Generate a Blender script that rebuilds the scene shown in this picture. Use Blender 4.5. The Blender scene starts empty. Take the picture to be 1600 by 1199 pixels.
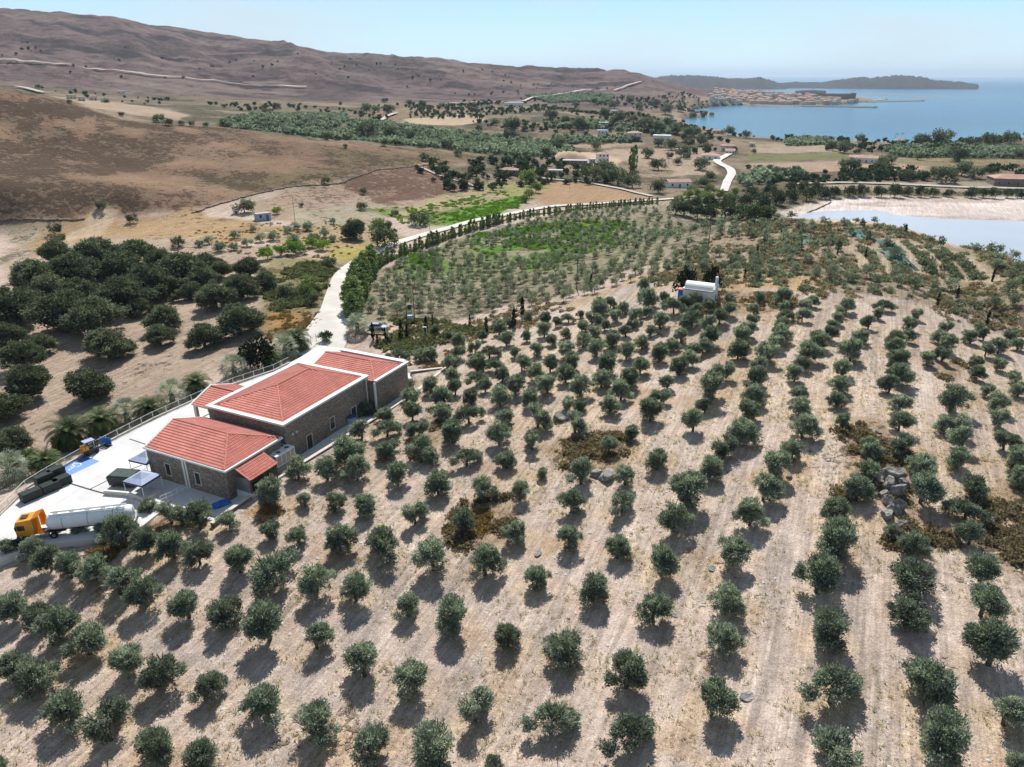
import bpy, math, random
import numpy as np
from mathutils import Vector, Matrix
from mathutils.kdtree import KDTree

# ---------------------------------------------------------------- camera, sky, sun, exposure
SC = bpy.context.scene
COL = SC.collection
CAM_H = 62.0; FPX = 1110.0; PITCH = math.radians(23.4); CX, CY = 800.0, 599.5
cam = bpy.data.cameras.new('camera'); cam_o = bpy.data.objects.new('camera', cam); COL.objects.link(cam_o)
cam_o.location = (0, 0, CAM_H); cam_o.rotation_euler = (math.pi/2 - PITCH, 0, 0)
cam.sensor_width = 36.0; cam.lens = 36.0*FPX/1600.0; cam.clip_start = 1.0; cam.clip_end = 90000.0
SC.camera = cam_o

SUN_EL = math.radians(48)
world = bpy.data.worlds.new('World'); SC.world = world; world.use_nodes = True
wn = world.node_tree; wn.nodes.clear()
wout = wn.nodes.new('ShaderNodeOutputWorld'); wbg = wn.nodes.new('ShaderNodeBackground')
wsky = wn.nodes.new('ShaderNodeTexSky'); wsky.sky_type = 'NISHITA'; wsky.sun_disc = False
wsky.sun_elevation = SUN_EL; wsky.sun_rotation = 0.0
wsky.air_density = 1.25; wsky.dust_density = 0.3; wsky.ozone_density = 4.0; wsky.altitude = 60
# thin high cloud veils: whiter streaks over the blue
wtc = wn.nodes.new('ShaderNodeTexCoord'); wmap = wn.nodes.new('ShaderNodeMapping')
wmap.inputs['Scale'].default_value = (1.6, 1.6, 7.0)
wno = wn.nodes.new('ShaderNodeTexNoise'); wno.inputs['Scale'].default_value = 1.7; wno.inputs['Detail'].default_value = 6
wno.inputs['Roughness'].default_value = 0.55
wra = wn.nodes.new('ShaderNodeValToRGB'); wra.color_ramp.elements[0].position = 0.42; wra.color_ramp.elements[1].position = 0.68
wra.color_ramp.elements[0].color = (0, 0, 0, 1); wra.color_ramp.elements[1].color = (0.7, 0.7, 0.7, 1)
wmx = wn.nodes.new('ShaderNodeMix'); wmx.data_type = 'RGBA'
wmx.inputs[7].default_value = (11.5, 13.0, 14.0, 1)
wtint = wn.nodes.new('ShaderNodeMix'); wtint.data_type = 'RGBA'; wtint.blend_type = 'MULTIPLY'; wtint.inputs[0].default_value = 1.0
wtint.inputs[7].default_value = (0.82, 1.0, 1.12, 1)
L = wn.links.new
L(wtc.outputs['Generated'], wmap.inputs[0]); L(wmap.outputs[0], wno.inputs['Vector']); L(wno.outputs['Fac'], wra.inputs[0])
L(wra.outputs['Color'], wmx.inputs[0]); L(wsky.outputs[0], wtint.inputs[6])
wsp = wn.nodes.new('ShaderNodeSeparateXYZ'); L(wtc.outputs['Generated'], wsp.inputs[0])
whz = wn.nodes.new('ShaderNodeValToRGB'); e_ = whz.color_ramp.elements      # pale band of air along the whole horizon
e_[0].position = 0.0; e_[0].color = (.90, .90, .90, 1); e_[1].position = .24; e_[1].color = (0, 0, 0, 1); e2_ = e_.new(.13); e2_.color = (.78, .78, .78, 1)
wcl = wn.nodes.new('ShaderNodeValToRGB'); c_ = wcl.color_ramp.elements
c_[0].position = 0.0; c_[0].color = (.74, .91, 1.0, 1); c_[1].position = .12; c_[1].color = (.36, .72, .98, 1)
wsc = wn.nodes.new('ShaderNodeVectorMath'); wsc.operation = 'SCALE'; wsc.inputs['Scale'].default_value = 19.5
wm2 = wn.nodes.new('ShaderNodeMix'); wm2.data_type = 'RGBA'
L(wsp.outputs['Z'], whz.inputs[0]); L(wsp.outputs['Z'], wcl.inputs[0]); L(wcl.outputs[0], wsc.inputs[0]); L(whz.outputs[0], wm2.inputs[0]); L(wtint.outputs[2], wm2.inputs[6]); L(wsc.outputs[0], wm2.inputs[7])
L(wm2.outputs[2], wmx.inputs[6]); L(wmx.outputs[2], wbg.inputs['Color']); L(wbg.outputs[0], wout.inputs[0])
wbg.inputs['Strength'].default_value = 0.05

sun = bpy.data.lights.new('sun', 'SUN'); sun.energy = 5.0; sun.angle = math.radians(0.55); sun.color = (1.0, 0.955, 0.89)
sun_o = bpy.data.objects.new('sun', sun); COL.objects.link(sun_o); sun_o.location = (0, 60, 200)
sun_o.rotation_euler = (-(math.pi/2 - SUN_EL), 0, 0)

SC.view_settings.view_transform = 'Standard'; SC.view_settings.look = 'None'
SC.view_settings.exposure = 0.32; SC.view_settings.gamma = 1.0; SC.view_settings.use_curve_mapping = False
SC.render.engine = 'CYCLES'
SC.cycles.max_bounces = 6; SC.cycles.diffuse_bounces = 2; SC.cycles.glossy_bounces = 2
SC.cycles.transmission_bounces = 3; SC.cycles.transparent_max_bounces = 6; SC.cycles.volume_bounces = 0

# ---------------------------------------------------------------- numeric helpers
RNG = np.random.default_rng(7); random.seed(7)
cP, sP = math.cos(PITCH), math.sin(PITCH)

def _h2(ix, iy, seed):
    n = (ix.astype(np.int64)*374761393 + iy.astype(np.int64)*668265263 + seed*1442695040888963) & 0x7fffffff
    n = ((n ^ (n >> 13))*1274126177) & 0x7fffffff
    return ((n ^ (n >> 16)) & 0xffff)/65535.0

def vnoise(x, y, seed=0):
    ix = np.floor(x); iy = np.floor(y); fx = x-ix; fy = y-iy
    fx = fx*fx*(3-2*fx); fy = fy*fy*(3-2*fy)
    a = _h2(ix, iy, seed); b = _h2(ix+1, iy, seed); c = _h2(ix, iy+1, seed); d = _h2(ix+1, iy+1, seed)
    return (a*(1-fx)+b*fx)*(1-fy) + (c*(1-fx)+d*fx)*fy

def fbm(x, y, scale, octaves=4, seed=0, rough=0.5):
    s = np.zeros_like(x, dtype=float); a = 1.0; t = 0.0; f = 1.0/scale
    for k in range(octaves):
        s += a*vnoise(x*f+17.3*k, y*f-9.1*k, seed+k*31); t += a; a *= rough; f *= 2.03
    return s/t

def smooth(e0, e1, v):
    t = np.clip((v-e0)/(e1-e0), 0, 1); return t*t*(3-2*t)

def ray_dir(px, py):
    a = (np.asarray(px, float)-CX)/FPX; b = -(np.asarray(py, float)-CY)/FPX
    return np.stack([a, cP+b*sP, -sP+b*cP], -1)

def at_z(px, py, z):                       # where the sight line through a pixel meets level z
    d = ray_dir(px, py); t = (np.asarray(z)-CAM_H)/d[..., 2]
    return d*t[..., None] + np.array([0, 0, CAM_H])

def at_dist(px, py, dist):                 # the point of that sight line at a horizontal distance
    d = ray_dir(px, py); t = np.asarray(dist)/np.hypot(d[..., 0], d[..., 1])
    return d*t[..., None] + np.array([0, 0, CAM_H])

def project(p):
    p = np.asarray(p, float); x, y, z = p[..., 0], p[..., 1], p[..., 2]-CAM_H
    f = y*cP-z*sP; u = y*sP+z*cP
    return CX+FPX*x/f, CY-FPX*u/f

def poly_sd(x, y, poly):                   # signed distance to a polygon, negative inside
    poly = np.asarray(poly, float)[:, :2]; n = len(poly)
    d2 = np.full(x.shape, 1e18); ins = np.zeros(x.shape, bool)
    for i in range(n):
        ax, ay = poly[i]; bx, by = poly[(i+1) % n]
        ex, ey = bx-ax, by-ay; L2 = ex*ex+ey*ey+1e-9
        t = np.clip(((x-ax)*ex+(y-ay)*ey)/L2, 0, 1)
        d2 = np.minimum(d2, (x-ax-t*ex)**2+(y-ay-t*ey)**2)
        c = ((ay > y) != (by > y)); 
        if ay != by: ins ^= c & (x < (bx-ax)*(y-ay)/(by-ay)+ax)
    d = np.sqrt(d2); return np.where(ins, -d, d)

def line_d(x, y, pts):
    pts = np.asarray(pts, float)[:, :2]; d2 = np.full(x.shape, 1e18)
    for i in range(len(pts)-1):
        ax, ay = pts[i]; bx, by = pts[i+1]; ex, ey = bx-ax, by-ay; L2 = ex*ex+ey*ey+1e-9
        t = np.clip(((x-ax)*ex+(y-ay)*ey)/L2, 0, 1)
        d2 = np.minimum(d2, (x-ax-t*ex)**2+(y-ay-t*ey)**2)
    return np.sqrt(d2)

# ---------------------------------------------------------------- building frame (yard level 10 m)
YARD = 10.0
B0 = np.array([-37.57, 80.88]); BU = np.array([0.432, 0.902]); BV = np.array([-0.902, 0.432])
def uv(u, v, z=YARD):
    p = B0+BU*u+BV*v; return Vector((p[0], p[1], z))
B_ANG = math.atan2(BU[1], BU[0])

# ---------------------------------------------------------------- terrain heights
_ctl = []
def cz(px, py, z): p = at_z(px, py, z); _ctl.append((p[0], p[1], z))
def cd(px, py, dist): p = at_dist(px, py, dist); _ctl.append((p[0], p[1], p[2]))
def cw(x, y, z): _ctl.append((x, y, z))
for a in [(0,1199,7),(400,1199,8),(800,1199,10.5),(1200,1199,13),(1600,1199,15),
          (0,1000,7.5),(400,1000,8.5),(800,1000,10),(1200,1000,13.5),(1600,1000,16),
          (0,880,9),(0,830,9.7),(200,850,9.7),(400,820,10.3),(600,820,10.3),(800,820,11),(1100,820,14),(1350,800,17),(1600,820,17.5),
          (470,735,10.5),(560,680,10.5),(650,620,10.6),(700,575,10.7),(700,680,11),(850,680,12.5),(1000,680,14.5),(1200,650,17.5),(1400,650,19.5),(1600,650,19),
          (760,560,11.5),(850,540,13),(950,530,15),(1100,520,18),(1250,520,20),(1400,520,20.5),(1600,520,19),
          (700,510,9.8),(850,480,12),(950,450,15),(1040,440,18.5),(1095,472,20),(1150,450,20.5),
          (1250,440,22),(1400,440,22),(1500,440,20.5),(1600,450,19),
          (620,480,8.5),(580,430,8),(700,400,8),(800,430,9.5),(850,380,8.5),(1000,380,12),(1000,340,8.5),(850,340,7.5),(700,375,7.2),(1000,322,6.0),
          (540,440,8.5),(600,388,8),(690,358,7),(834,328,6),(1002,312,5),(510,540,9.8),(560,540,9.8),(480,560,9.8),
          (480,480,9),(430,430,9),(300,520,7.5),(150,600,6.5),(0,650,6),(0,520,7),(150,480,7.5),(300,430,8),(0,420,9),(200,380,11),(400,390,9.5),(550,380,8.5),
          (60,740,6.5),(200,650,7),(330,580,8),(420,550,8.8),
          (0,350,12),(100,345,12),(200,335,12),(300,330,12),(400,350,11),(500,345,10),(600,340,9),(700,330,8),(800,320,7),
          (560,300,11),(650,290,11),(640,330,8),(750,300,7),(850,300,5.5),(950,300,5),(1050,300,4),(850,270,6),(950,250,5),(1100,250,4),
          (1250,260,3),(1400,260,3),(1600,260,3),(1300,300,2),(1500,306,1.2),(1600,300,1.5),(1600,230,4),(1400,230,3),(1200,225,3),(1100,212,3),
          (1000,225,5),(900,220,7),(800,225,8),(1180,318,2.5),(1100,320,4),(1250,322,1.5),(1060,191,.8),(1085,200,1.2),(1040,187,2.5),(1068,178,1.5),(1095,170,1.5),(1120,167,1.5),(1150,166,1.5),(1045,196,2.5)]: cz(*a)
for a in [(1180,337,240),(1270,345,235),(1350,347,230),(1420,357,222),(1500,386,205),(1550,397,198),(1600,407,190),(1720,425,175),
          (0,138,480),(100,157,480),(200,186,475),(280,193,475),(340,197,475),(450,210,480),(560,222,510),(700,235,500),(-150,110,480),
          (0,250,385),(200,260,385),(400,270,372),(600,250,430),(0,300,330),(200,300,332),(0,200,430),(200,220,425),
          (150,160,900),(300,178,800),(450,190,700),(600,200,700),(500,160,1200),(700,190,850),(800,170,1100),(900,175,1000),(1000,182,800),(1030,165,1300),(950,150,1500),
          (-250,8,2300),(0,18,2300),(130,28,2300),(300,45,2250),(500,80,2150),(600,92,2100),(700,100,2050),(800,106,2000),(900,113,1950),(1010,125,1900),(1060,136,1850),
          (0,130,1300),(200,140,1300),(400,150,1300),(600,152,1350),(750,150,1450),(0,70,1750),(200,75,1750),(400,95,1750),(600,115,1700),(800,128,1700),(930,135,1700),
          (1080,150,1650),(1110,141,2150),(1150,144,2150),(1200,149,2200),(1250,152,2200),(1300,154,2150),(1330,158,2050),(1130,158,1950),(1200,162,1900),(1280,163,1900)]: cd(*a)
for ang, r, z in [(-52,60,7),(-52,120,7),(-52,250,12),(-52,480,60),(52,60,15),(52,120,17),(52,200,10),(52,260,1),(45,300,.3),(0,25,10.5),(-40,30,7),(40,30,13),
                  (27,330,.2),(36,260,.2),(33,300,.2),(22,420,1),(0,3500,60),(-20,3600,60),(-40,3600,80),(-30,3000,120),(-10,3000,90),(5,2800,30),
                  (30,620,2),(40,700,2),(52,700,2),(0,7000,20),(-30,7000,20),(30,7000,-8),(14,3000,-8),(25,1200,-8),(50,2500,-8),
                  (-20,560,14),(-25,620,20),(-12,640,13),(14,290,1.5),(19,290,0.8)]:
    t = math.radians(ang); cw(r*math.sin(t), r*math.cos(t), z)
_C = np.array(_ctl); _cu = np.arctan2(_C[:, 0], _C[:, 1]); _cv = np.log(np.maximum(np.hypot(_C[:, 0], _C[:, 1]), 25))
def _k(d2): return np.sqrt(d2+0.02**2)
_A = _k((_cu[:, None]-_cu[None])**2+(_cv[:, None]-_cv[None])**2) + 0.004*np.eye(len(_C))*-1
_W = np.linalg.solve(np.block([[_A, np.ones((len(_C), 1))], [np.ones((1, len(_C))), np.zeros((1, 1))]]), np.append(_C[:, 2], 0))
def base_height(x, y):
    u = np.arctan2(x, np.maximum(y, 1.0)); v = np.log(np.clip(np.hypot(x, y), 25, 9000))
    out = np.full(x.shape, _W[-1])
    for i in range(len(_C)): out += _W[i]*_k((u-_cu[i])**2+(v-_cv[i])**2)
    return out

def zpts(l, z): return [tuple(at_z(a, b, z)[:2]) for a, b in l]
COAST = zpts([(1900,206),(1600,214),(1520,219),(1480,224),(1440,224),(1380,222),(1300,219),(1220,217),(1180,214),(1150,211),(1120,205),(1095,198),(1075,193),
              (1060,187),(1075,184.3),(1100,183),(1119,180.6),(1105,178.6),(1085,176),(1074,172),(1104,167),(1144,164.5),(1175,165),(1249,167),(1290,165),(1330,161),(1364,158),
              (1368,155),(1343,151.5),(1296,147),(1208,145),(1160,142)], 0) \
        + [(1450, 2300), (900, 3300), (-800, 6000), (-3000, 9000), (20000, 9000), (20000, 600)]
LAKE = zpts([(1228,332),(1262,326),(1300,314),(1391,307.5),(1500,309),(1700,311),(1900,330),(1900,460),(1500,420),(1250,350)], 0.5)
YARD_P = [(p[0], p[1]) for p in at_z(np.array([-260,-260,-60,0,75,185,300,428,466,500,560,600,640,652,437,357,340,250,205,60,20,-120]),
                                     np.array([1000,930,858,806,742,683,628,580,560,540,548,562,584,612,746,799,814,800,836,852,864,920]), YARD)]

# fan-shaped grid that follows the eye's resolution: fine near, coarse far
NR, NA = 860, 600; R0, R1 = 12.0, 9000.0; A0 = math.radians(59); OY = -40.0
_rr = R0*(R1/R0)**(np.arange(NR)/(NR-1)); _aa = -A0+2*A0*np.arange(NA)/(NA-1)
GX = (_rr[:, None]*np.sin(_aa)[None]); GY = OY+_rr[:, None]*np.cos(_aa)[None]
GZ = base_height(GX, GY)
_dist = np.hypot(GX, GY)
amp = smooth(150, 900, _dist)
GZ += (fbm(GX, GY, 14, 3, 5)-.5)*0.5
hill = smooth(230, 330, _dist)*smooth(760, 600, _dist)*smooth(13, 20, GZ)*(GX < 40)
GZ += hill*((fbm(GX, GY, 70, 4, 11)-.5)*2.6+(fbm(GX, GY, 12, 2, 12)-.5)*.8)
far = smooth(1150, 1600, _dist)*smooth(20, 60, GZ)
_rid = 1-np.abs(2*fbm(GX+.5*GY, GY*.4, 260, 5, 21)-1)
GZ += far*((_rid-.72)*46+(fbm(GX, GY*2.2, 50, 3, 22)-.5)*15)*smooth(2400,1900,_dist)**.4
plain = smooth(500, 800, _dist)*(1-far); GZ += plain*(fbm(GX, GY, 90, 3, 31)-.5)*3.0*smooth(1.5,8,GZ)
sdl = poly_sd(GX, GY, LAKE); GZ = np.where(_dist < 700, GZ*smooth(-2, 14, sdl)+(1-smooth(-2, 14, sdl))*(0.62+(fbm(GX,GY,40,3,41)-.5)*.5), GZ)
sdc = poly_sd(GX, GY, COAST); w = smooth(-0.012, 0.004, sdc/np.maximum(_dist, 1)); GZ = np.where(sdc > 0, np.maximum(GZ, 0.5+sdc*0.02*(sdc < 80)), GZ)
GZ = GZ*w+(1-w)*(-5.0)
sdy = poly_sd(GX, GY, YARD_P); GZ = np.where(sdy < 0.0, np.minimum(GZ, 9.0), GZ)
_blk = (sdy > 0) & (sdy < 9) & (GX*BV[0]+GY*BV[1] > (B0+BV*14) @ BV)   # soil right of the valley side stays below the slab
GZ = np.where(_blk, np.minimum(GZ, 8.8), GZ)

def ground(x, y):
    x = np.asarray(x, float); y = np.asarray(y, float)
    r = np.hypot(x, y-OY); a = np.arctan2(x, y-OY)
    i = np.clip(np.log(np.maximum(r, R0)/R0)/math.log(R1/R0)*(NR-1), 0, NR-1.001); j = np.clip((a+A0)/(2*A0)*(NA-1), 0, NA-1.001)
    i0 = i.astype(int); j0 = j.astype(int); fi = i-i0; fj = j-j0
    return ((GZ[i0, j0]*(1-fj)+GZ[i0, j0+1]*fj)*(1-fi)+(GZ[i0+1, j0]*(1-fj)+GZ[i0+1, j0+1]*fj)*fi)

_T = 25*(9000/25)**(np.arange(1400)/1399)
def hit(px, py, up=0.0):                   # first point of a sight line on the ground (raised by up)
    px = np.atleast_1d(np.asarray(px, float)); py = np.atleast_1d(np.asarray(py, float)); up = np.broadcast_to(np.asarray(up, float), px.shape)
    out = np.zeros((len(px), 3))
    for s in range(0, len(px), 400):
        d = ray_dir(px[s:s+400], py[s:s+400]); d /= np.hypot(d[:, 0], d[:, 1])[:, None]
        P = d[:, None, :]*_T[None, :, None]; z = P[..., 2]+CAM_H
        g = ground(P[..., 0], P[..., 1])+up[s:s+400, None]
        below = z < g; k = np.argmax(below, 1); k = np.where(below.any(1), np.maximum(k, 1), len(_T)-1)
        n = np.arange(len(k)); f0 = z[n, k-1]-g[n, k-1]; f1 = z[n, k]-g[n, k]; w = np.clip(f0/(f0-f1+1e-9), 0, 1)
        t = _T[k-1]+(_T[k]-_T[k-1])*w
        q = d*t[:, None]; q[:, 2] = ground(q[:, 0], q[:, 1]); out[s:s+400] = q
    return out
def hit1(px, py, up=0.0): return hit(px, py, up)[0]
# ---------------------------------------------------------------- what stands where: x, y in the photograph and crown width there; each is
# turned below into a place on the ground and a real size
OLIVES = """49 856 40,8 858 34,75 873 44,107 885 46,148 888 50,185 908 56,222 925 54,130 822 32,185 832 54,160 825 34,227 842 48,267 853 50,310 865 42,
231 792 32,266 800 44,310 806 50,357 813 34,372 876 46,18 945 56,55 962 50,92 977 60,135 1000 60,291 945 54,347 956 56,195 1037 56,250 1050 64,12 1045 60,
55 1055 64,102 1108 66,166 1130 72,327 1073 54,242 1170 66,318 1188 62,0 1193 30,465 731 40,510 732 42,538 708 50,557 733 42,603 704 32,658 706 40,
728 712 38,755 762 40,620 741 40,684 753 44,425 769 46,476 780 28,522 784 34,567 790 40,648 802 40,722 813 42,423 825 34,467 837 34,530 840 50,
600 848 56,677 870 54,760 876 54,427 887 68,491 908 54,555 919 50,638 945 46,707 962 60,417 975 68,494 995 48,568 1032 64,647 1060 60,743 1104 60,
412 1098 66,496 1127 66,579 1163 62,676 1168 84,775 1196 34,791 717 34,813 766 34,908 738 42,978 743 34,896 782 42,972 783 42,848 738 20,1028 717 38,
1110 732 40,1077 764 60,1053 810 50,806 831 40,889 842 40,965 855 44,1035 877 52,839 902 42,928 920 50,1023 951 52,1148 863 50,1173 801 50,1138 938 54,
793 996 46,878 1014 62,981 1052 64,860 1123 62,982 1148 68,1132 1000 54,1116 1095 68,1216 727 44,1239 704 34,1196 762 50,1361 703 30,1358 737 36,
1341 762 48,1310 799 48,1310 844 68,1281 901 66,1297 979 66,1440 726 44,1443 765 52,1499 716 36,1521 757 42,1514 792 46,1519 832 46,1396 829 24,
1430 847 46,1430 904 76,1422 956 58,1537 887 54,1540 939 62,1554 1009 82,1588 714 36,1594 745 34,1301 1072 70,1312 1178 78,1456 1069 84,1476 1150 82,
1577 1112 62,1598 1196 40,568 642 34,602 647 28,639 602 26,644 617 34,674 602 30,711 605 28,706 587 28,708 566 30,717 551 26,690 619 32,690 642 32,
644 644 34,604 668 34,564 670 34,654 666 34,657 699 36,605 696 36,737 619 30,733 645 36,708 675 40,747 567 32,776 569 28,745 590 28,758 600 26,
784 586 26,781 619 36,779 677 40,790 651 28,764 548 28,742 541 20,716 533 26,842 651 40,831 687 34,900 661 36,952 694 34,988 674 26,1016 642 40,
954 632 32,888 631 28,908 631 24,1084 658 38,1044 597 28,1033 617 30,970 610 34,986 590 36,906 604 36,940 591 32,951 567 36,1001 571 32,979 548 30,
1003 534 24,1032 551 30,1050 537 24,1063 572 32,1076 560 28,1065 524 24,958 529 30,931 543 30,911 531 26,885 546 28,894 563 30,885 584 32,855 599 36,
838 582 28,860 568 28,806 602 32,830 622 32,816 567 28,838 547 22,804 551 18,862 530 22,823 524 20,791 529 26,1102 632 28,1133 696 44,1159 674 46,
1168 641 38,1181 617 38,1183 592 38,1188 570 30,1201 548 40,1214 535 28,1221 520 32,1155 545 34,1159 527 32,1113 603 50,1131 579 34,1084 546 26,
1100 539 28,1110 524 32,1262 548 40,1277 530 34,1298 521 24,1253 568 26,1242 584 28,1251 612 26,1251 632 36,1258 665 46,1331 548 36,1319 575 34,
1315 601 34,1309 623 30,1319 656 24,1347 525 26,1402 542 32,1406 564 36,1408 584 38,1391 599 34,1408 630 34,1408 658 34,1410 691 38,1360 696 32,
1399 529 28,1419 524 22,1469 525 24,1482 537 28,1450 559 26,1473 553 26,1489 624 46,1492 659 42,1504 685 38,1527 566 24,1527 581 26,1544 608 22,
1557 628 32,1564 654 30,1573 687 36,1518 525 26,1542 546 24,1562 540 28,1560 568 24,1586 588 26,1593 608 26,1579 523 22,1592 537 22,1538 522 20,
673 552 24,655 551 24,621 554 26,701 523 16,753 523 20,780 512 24,850 516 24,797 503 16,853 498 22,827 494 18,681 515 18,869 503 18,884 520 18,
889 495 20,907 490 14,910 508 20,926 495 24,936 481 30,954 473 20,928 518 24,946 508 18,963 492 22,973 481 20,978 516 22,989 505 18,994 490 26,
1011 486 18,1012 468 32,1017 515 20,1033 500 32,1037 463 16,1054 477 28,1082 492 32,1071 503 20,1007 446 24,1087 468 22,1067 472 18,1090 482 24,
1109 473 20,1140 466 18,1140 484 22,1125 494 28,1109 505 30,1186 464 18,1179 484 20,1174 500 20,1171 515 26,1223 463 26,1225 477 18,1228 492 22,
1223 508 32,1270 469 22,1259 477 22,1255 492 22,1324 476 28,1314 487 18,1309 498 20,1301 509 20,1381 475 24,1374 490 18,1358 503 24,1434 490 20,
1420 506 24,1479 510 22,1530 510 18"""
OL = np.array([[float(t) for t in s.split()] for s in OLIVES.replace('\n', '').split(',') if s.strip()])
def place(a, hk, h0=0.0, ck=.52):
    """places and real widths of trees given by crown centre and width in the photograph; height = hk*width+h0, centre at ck*height"""
    w = np.full(len(a), 4.0)
    for _ in range(3):
        p = hit(a[:, 0], a[:, 1], (hk*w+h0)*ck); depth = p[:, 1]*cP-(p[:, 2]-CAM_H)*sP; w = a[:, 2]*depth/FPX
    return p, w
OL_P, OL_W = place(OL, .85, .3)
OLIVE_XY = OL_P[:, :2]
FAR_GROVES = [[(337,196),(370,184),(540,180),(545,190),(520,206),(560,216),(540,220),(440,210),(360,200)],
              [(560,190),(700,206),(860,222),(900,236),(870,246),(780,243),(690,233),(600,226),(530,214)],
              [(860,214),(1000,214),(1000,222),(880,226)], [(1375,232),(1500,228),(1600,234),(1700,240),(1700,250),(1500,248),(1400,246)],
              [(1222,222),(1290,216),(1300,226),(1230,229)], [(840,190),(1000,196),(1060,200),(1060,212),(1000,208),(860,200)],
              [(1156,280),(1185,265),(1250,268),(1260,278),(1200,288),(1154,294)], [(820,150),(900,146),(960,150),(950,160),(860,162)]]
MARKS = [((1093,455), 'white chapel', 7), ((1394,775), 'tall dark rock outcrop', 6), ((948,747), 'broad pale rock of the middle grove', 5), ((160,815), 'white tank of the lorry', 6), ((45,830), 'orange lorry cab', 4),
         ((436,710), 'white chiller unit', 4), ((549,661), 'blue water tub', 4), ((695,575), 'far end of the retaining wall', 4), ((876,655), 'grey boulder beside the round bush', 4), ((344,792), 'blue tarpaulin', 4),
         ((1050,958), 'white flat stone of the lower grove', 3), ((842,865), 'flat pale stone in the grass', 3), ((1166,1089), 'flat slab in the wide track', 3), ((901,440), 'wooden pole with the crossarm', 4)]
def olive_labels(OL, P, Wd):
    """a few trees are named after what they stand next to, the others by their line up the slope and their place in it"""
    lab = [None]*len(OL)
    size = ['large' if w > 3.85 else 'small' if w < 2.75 else 'middle-sized' for w in Wd]
    for (mx, my), nm, n in MARKS:
        d = np.hypot(OL[:, 0]-mx, (OL[:, 1]-my)*1.3); k = 0
        for i in np.argsort(d):
            if lab[i] is None:
                k += 1; lab[i] = f"{size[i]} olive tree, {'the nearest' if k == 1 else ordinal(k)+' nearest'} to the {nm}"
            if k >= n: break
    cuts = [1130,1070,1015,955,905,862,825,790,755,722,693,667,643,622,602,582,565,548,534,520,505,490,0]; y0 = 2000
    for j, c in enumerate(cuts):
        idx = [i for i in range(len(OL)) if c <= OL[i, 1] < y0]; idx.sort(key=lambda i: OL[i, 0]); y0 = c
        for k, i in enumerate(idx):
            if lab[i] is None: lab[i] = f"{size[i]} olive tree, {ordinal(k+1)} from the left in the {ordinal(j+1)} line up"
    return lab
# ---------------------------------------------------------------- materials
MATS = {}
def nt(name):
    m = bpy.data.materials.new(name); m.use_nodes = True; n = m.node_tree; n.nodes.clear()
    out = n.nodes.new('ShaderNodeOutputMaterial'); b = n.nodes.new('ShaderNodeBsdfPrincipled'); n.links.new(b.outputs[0], out.inputs[0])
    MATS[name] = m
    return m, n, b, out
def noise_(n, scale, detail=4, vec=None, rough=.55):
    t = n.nodes.new('ShaderNodeTexNoise'); t.inputs['Scale'].default_value = scale; t.inputs['Detail'].default_value = detail; t.inputs['Roughness'].default_value = rough
    if vec is not None: n.links.new(vec, t.inputs['Vector'])
    return t
def ramp_(n, fac, stops):
    r = n.nodes.new('ShaderNodeValToRGB'); els = r.color_ramp.elements
    while len(els) < len(stops): els.new(.5)
    for e, (p, c) in zip(els, stops):
        e.position = p; e.color = (*c, 1) if len(c) == 3 else c
    n.links.new(fac, r.inputs[0]); return r
def mul_(n, a, b, fac=1.0, mode='MULTIPLY'):
    m = n.nodes.new('ShaderNodeMix'); m.data_type = 'RGBA'; m.blend_type = mode
    if isinstance(fac, (int, float)): m.inputs[0].default_value = fac
    else: n.links.new(fac, m.inputs[0])
    for s, k in ((a, 6), (b, 7)):
        if isinstance(s, tuple): m.inputs[k].default_value = (*s, 1) if len(s) == 3 else s
        else: n.links.new(s, m.inputs[k])
    return m.outputs[2]
def mth(n, op, a, b=None):
    m = n.nodes.new('ShaderNodeMath'); m.operation = op
    for s, k in ((a, 0), (b, 1)):
        if s is None: continue
        if isinstance(s, (int, float)): m.inputs[k].default_value = s
        else: n.links.new(s, m.inputs[k])
    return m.outputs[0]
def bump_(n, b, height, dist, strength=1.0):
    p = n.nodes.new('ShaderNodeBump'); p.inputs['Strength'].default_value = strength; p.inputs['Distance'].default_value = dist
    n.links.new(height, p.inputs['Height']); n.links.new(p.outputs[0], b.inputs['Normal'])
def plain(name, col, rough=.7, var=.12, scale=3.0, metal=0.0, spec=.3, bump=0.0, rnd=0.0):
    m, n, b, o = nt(name)
    tc = n.nodes.new('ShaderNodeTexCoord'); t = noise_(n, scale, 5, tc.outputs['Object'])
    r = ramp_(n, t.outputs['Fac'], [(.3, (1-var,)*3), (.7, (1+var,)*3)])
    c = mul_(n, tuple(col), r.outputs['Color'])
    if rnd:
        oi = n.nodes.new('ShaderNodeObjectInfo'); rr = ramp_(n, oi.outputs['Random'], [(0, (1-rnd,)*3), (1, (1+rnd,)*3)]); c = mul_(n, c, rr.outputs['Color'])
    n.links.new(c, b.inputs['Base Color']); b.inputs['Roughness'].default_value = rough; b.inputs['Metallic'].default_value = metal
    b.inputs['Specular IOR Level'].default_value = spec
    if bump: bump_(n, b, t.outputs['Fac'], bump)
    return m
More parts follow.
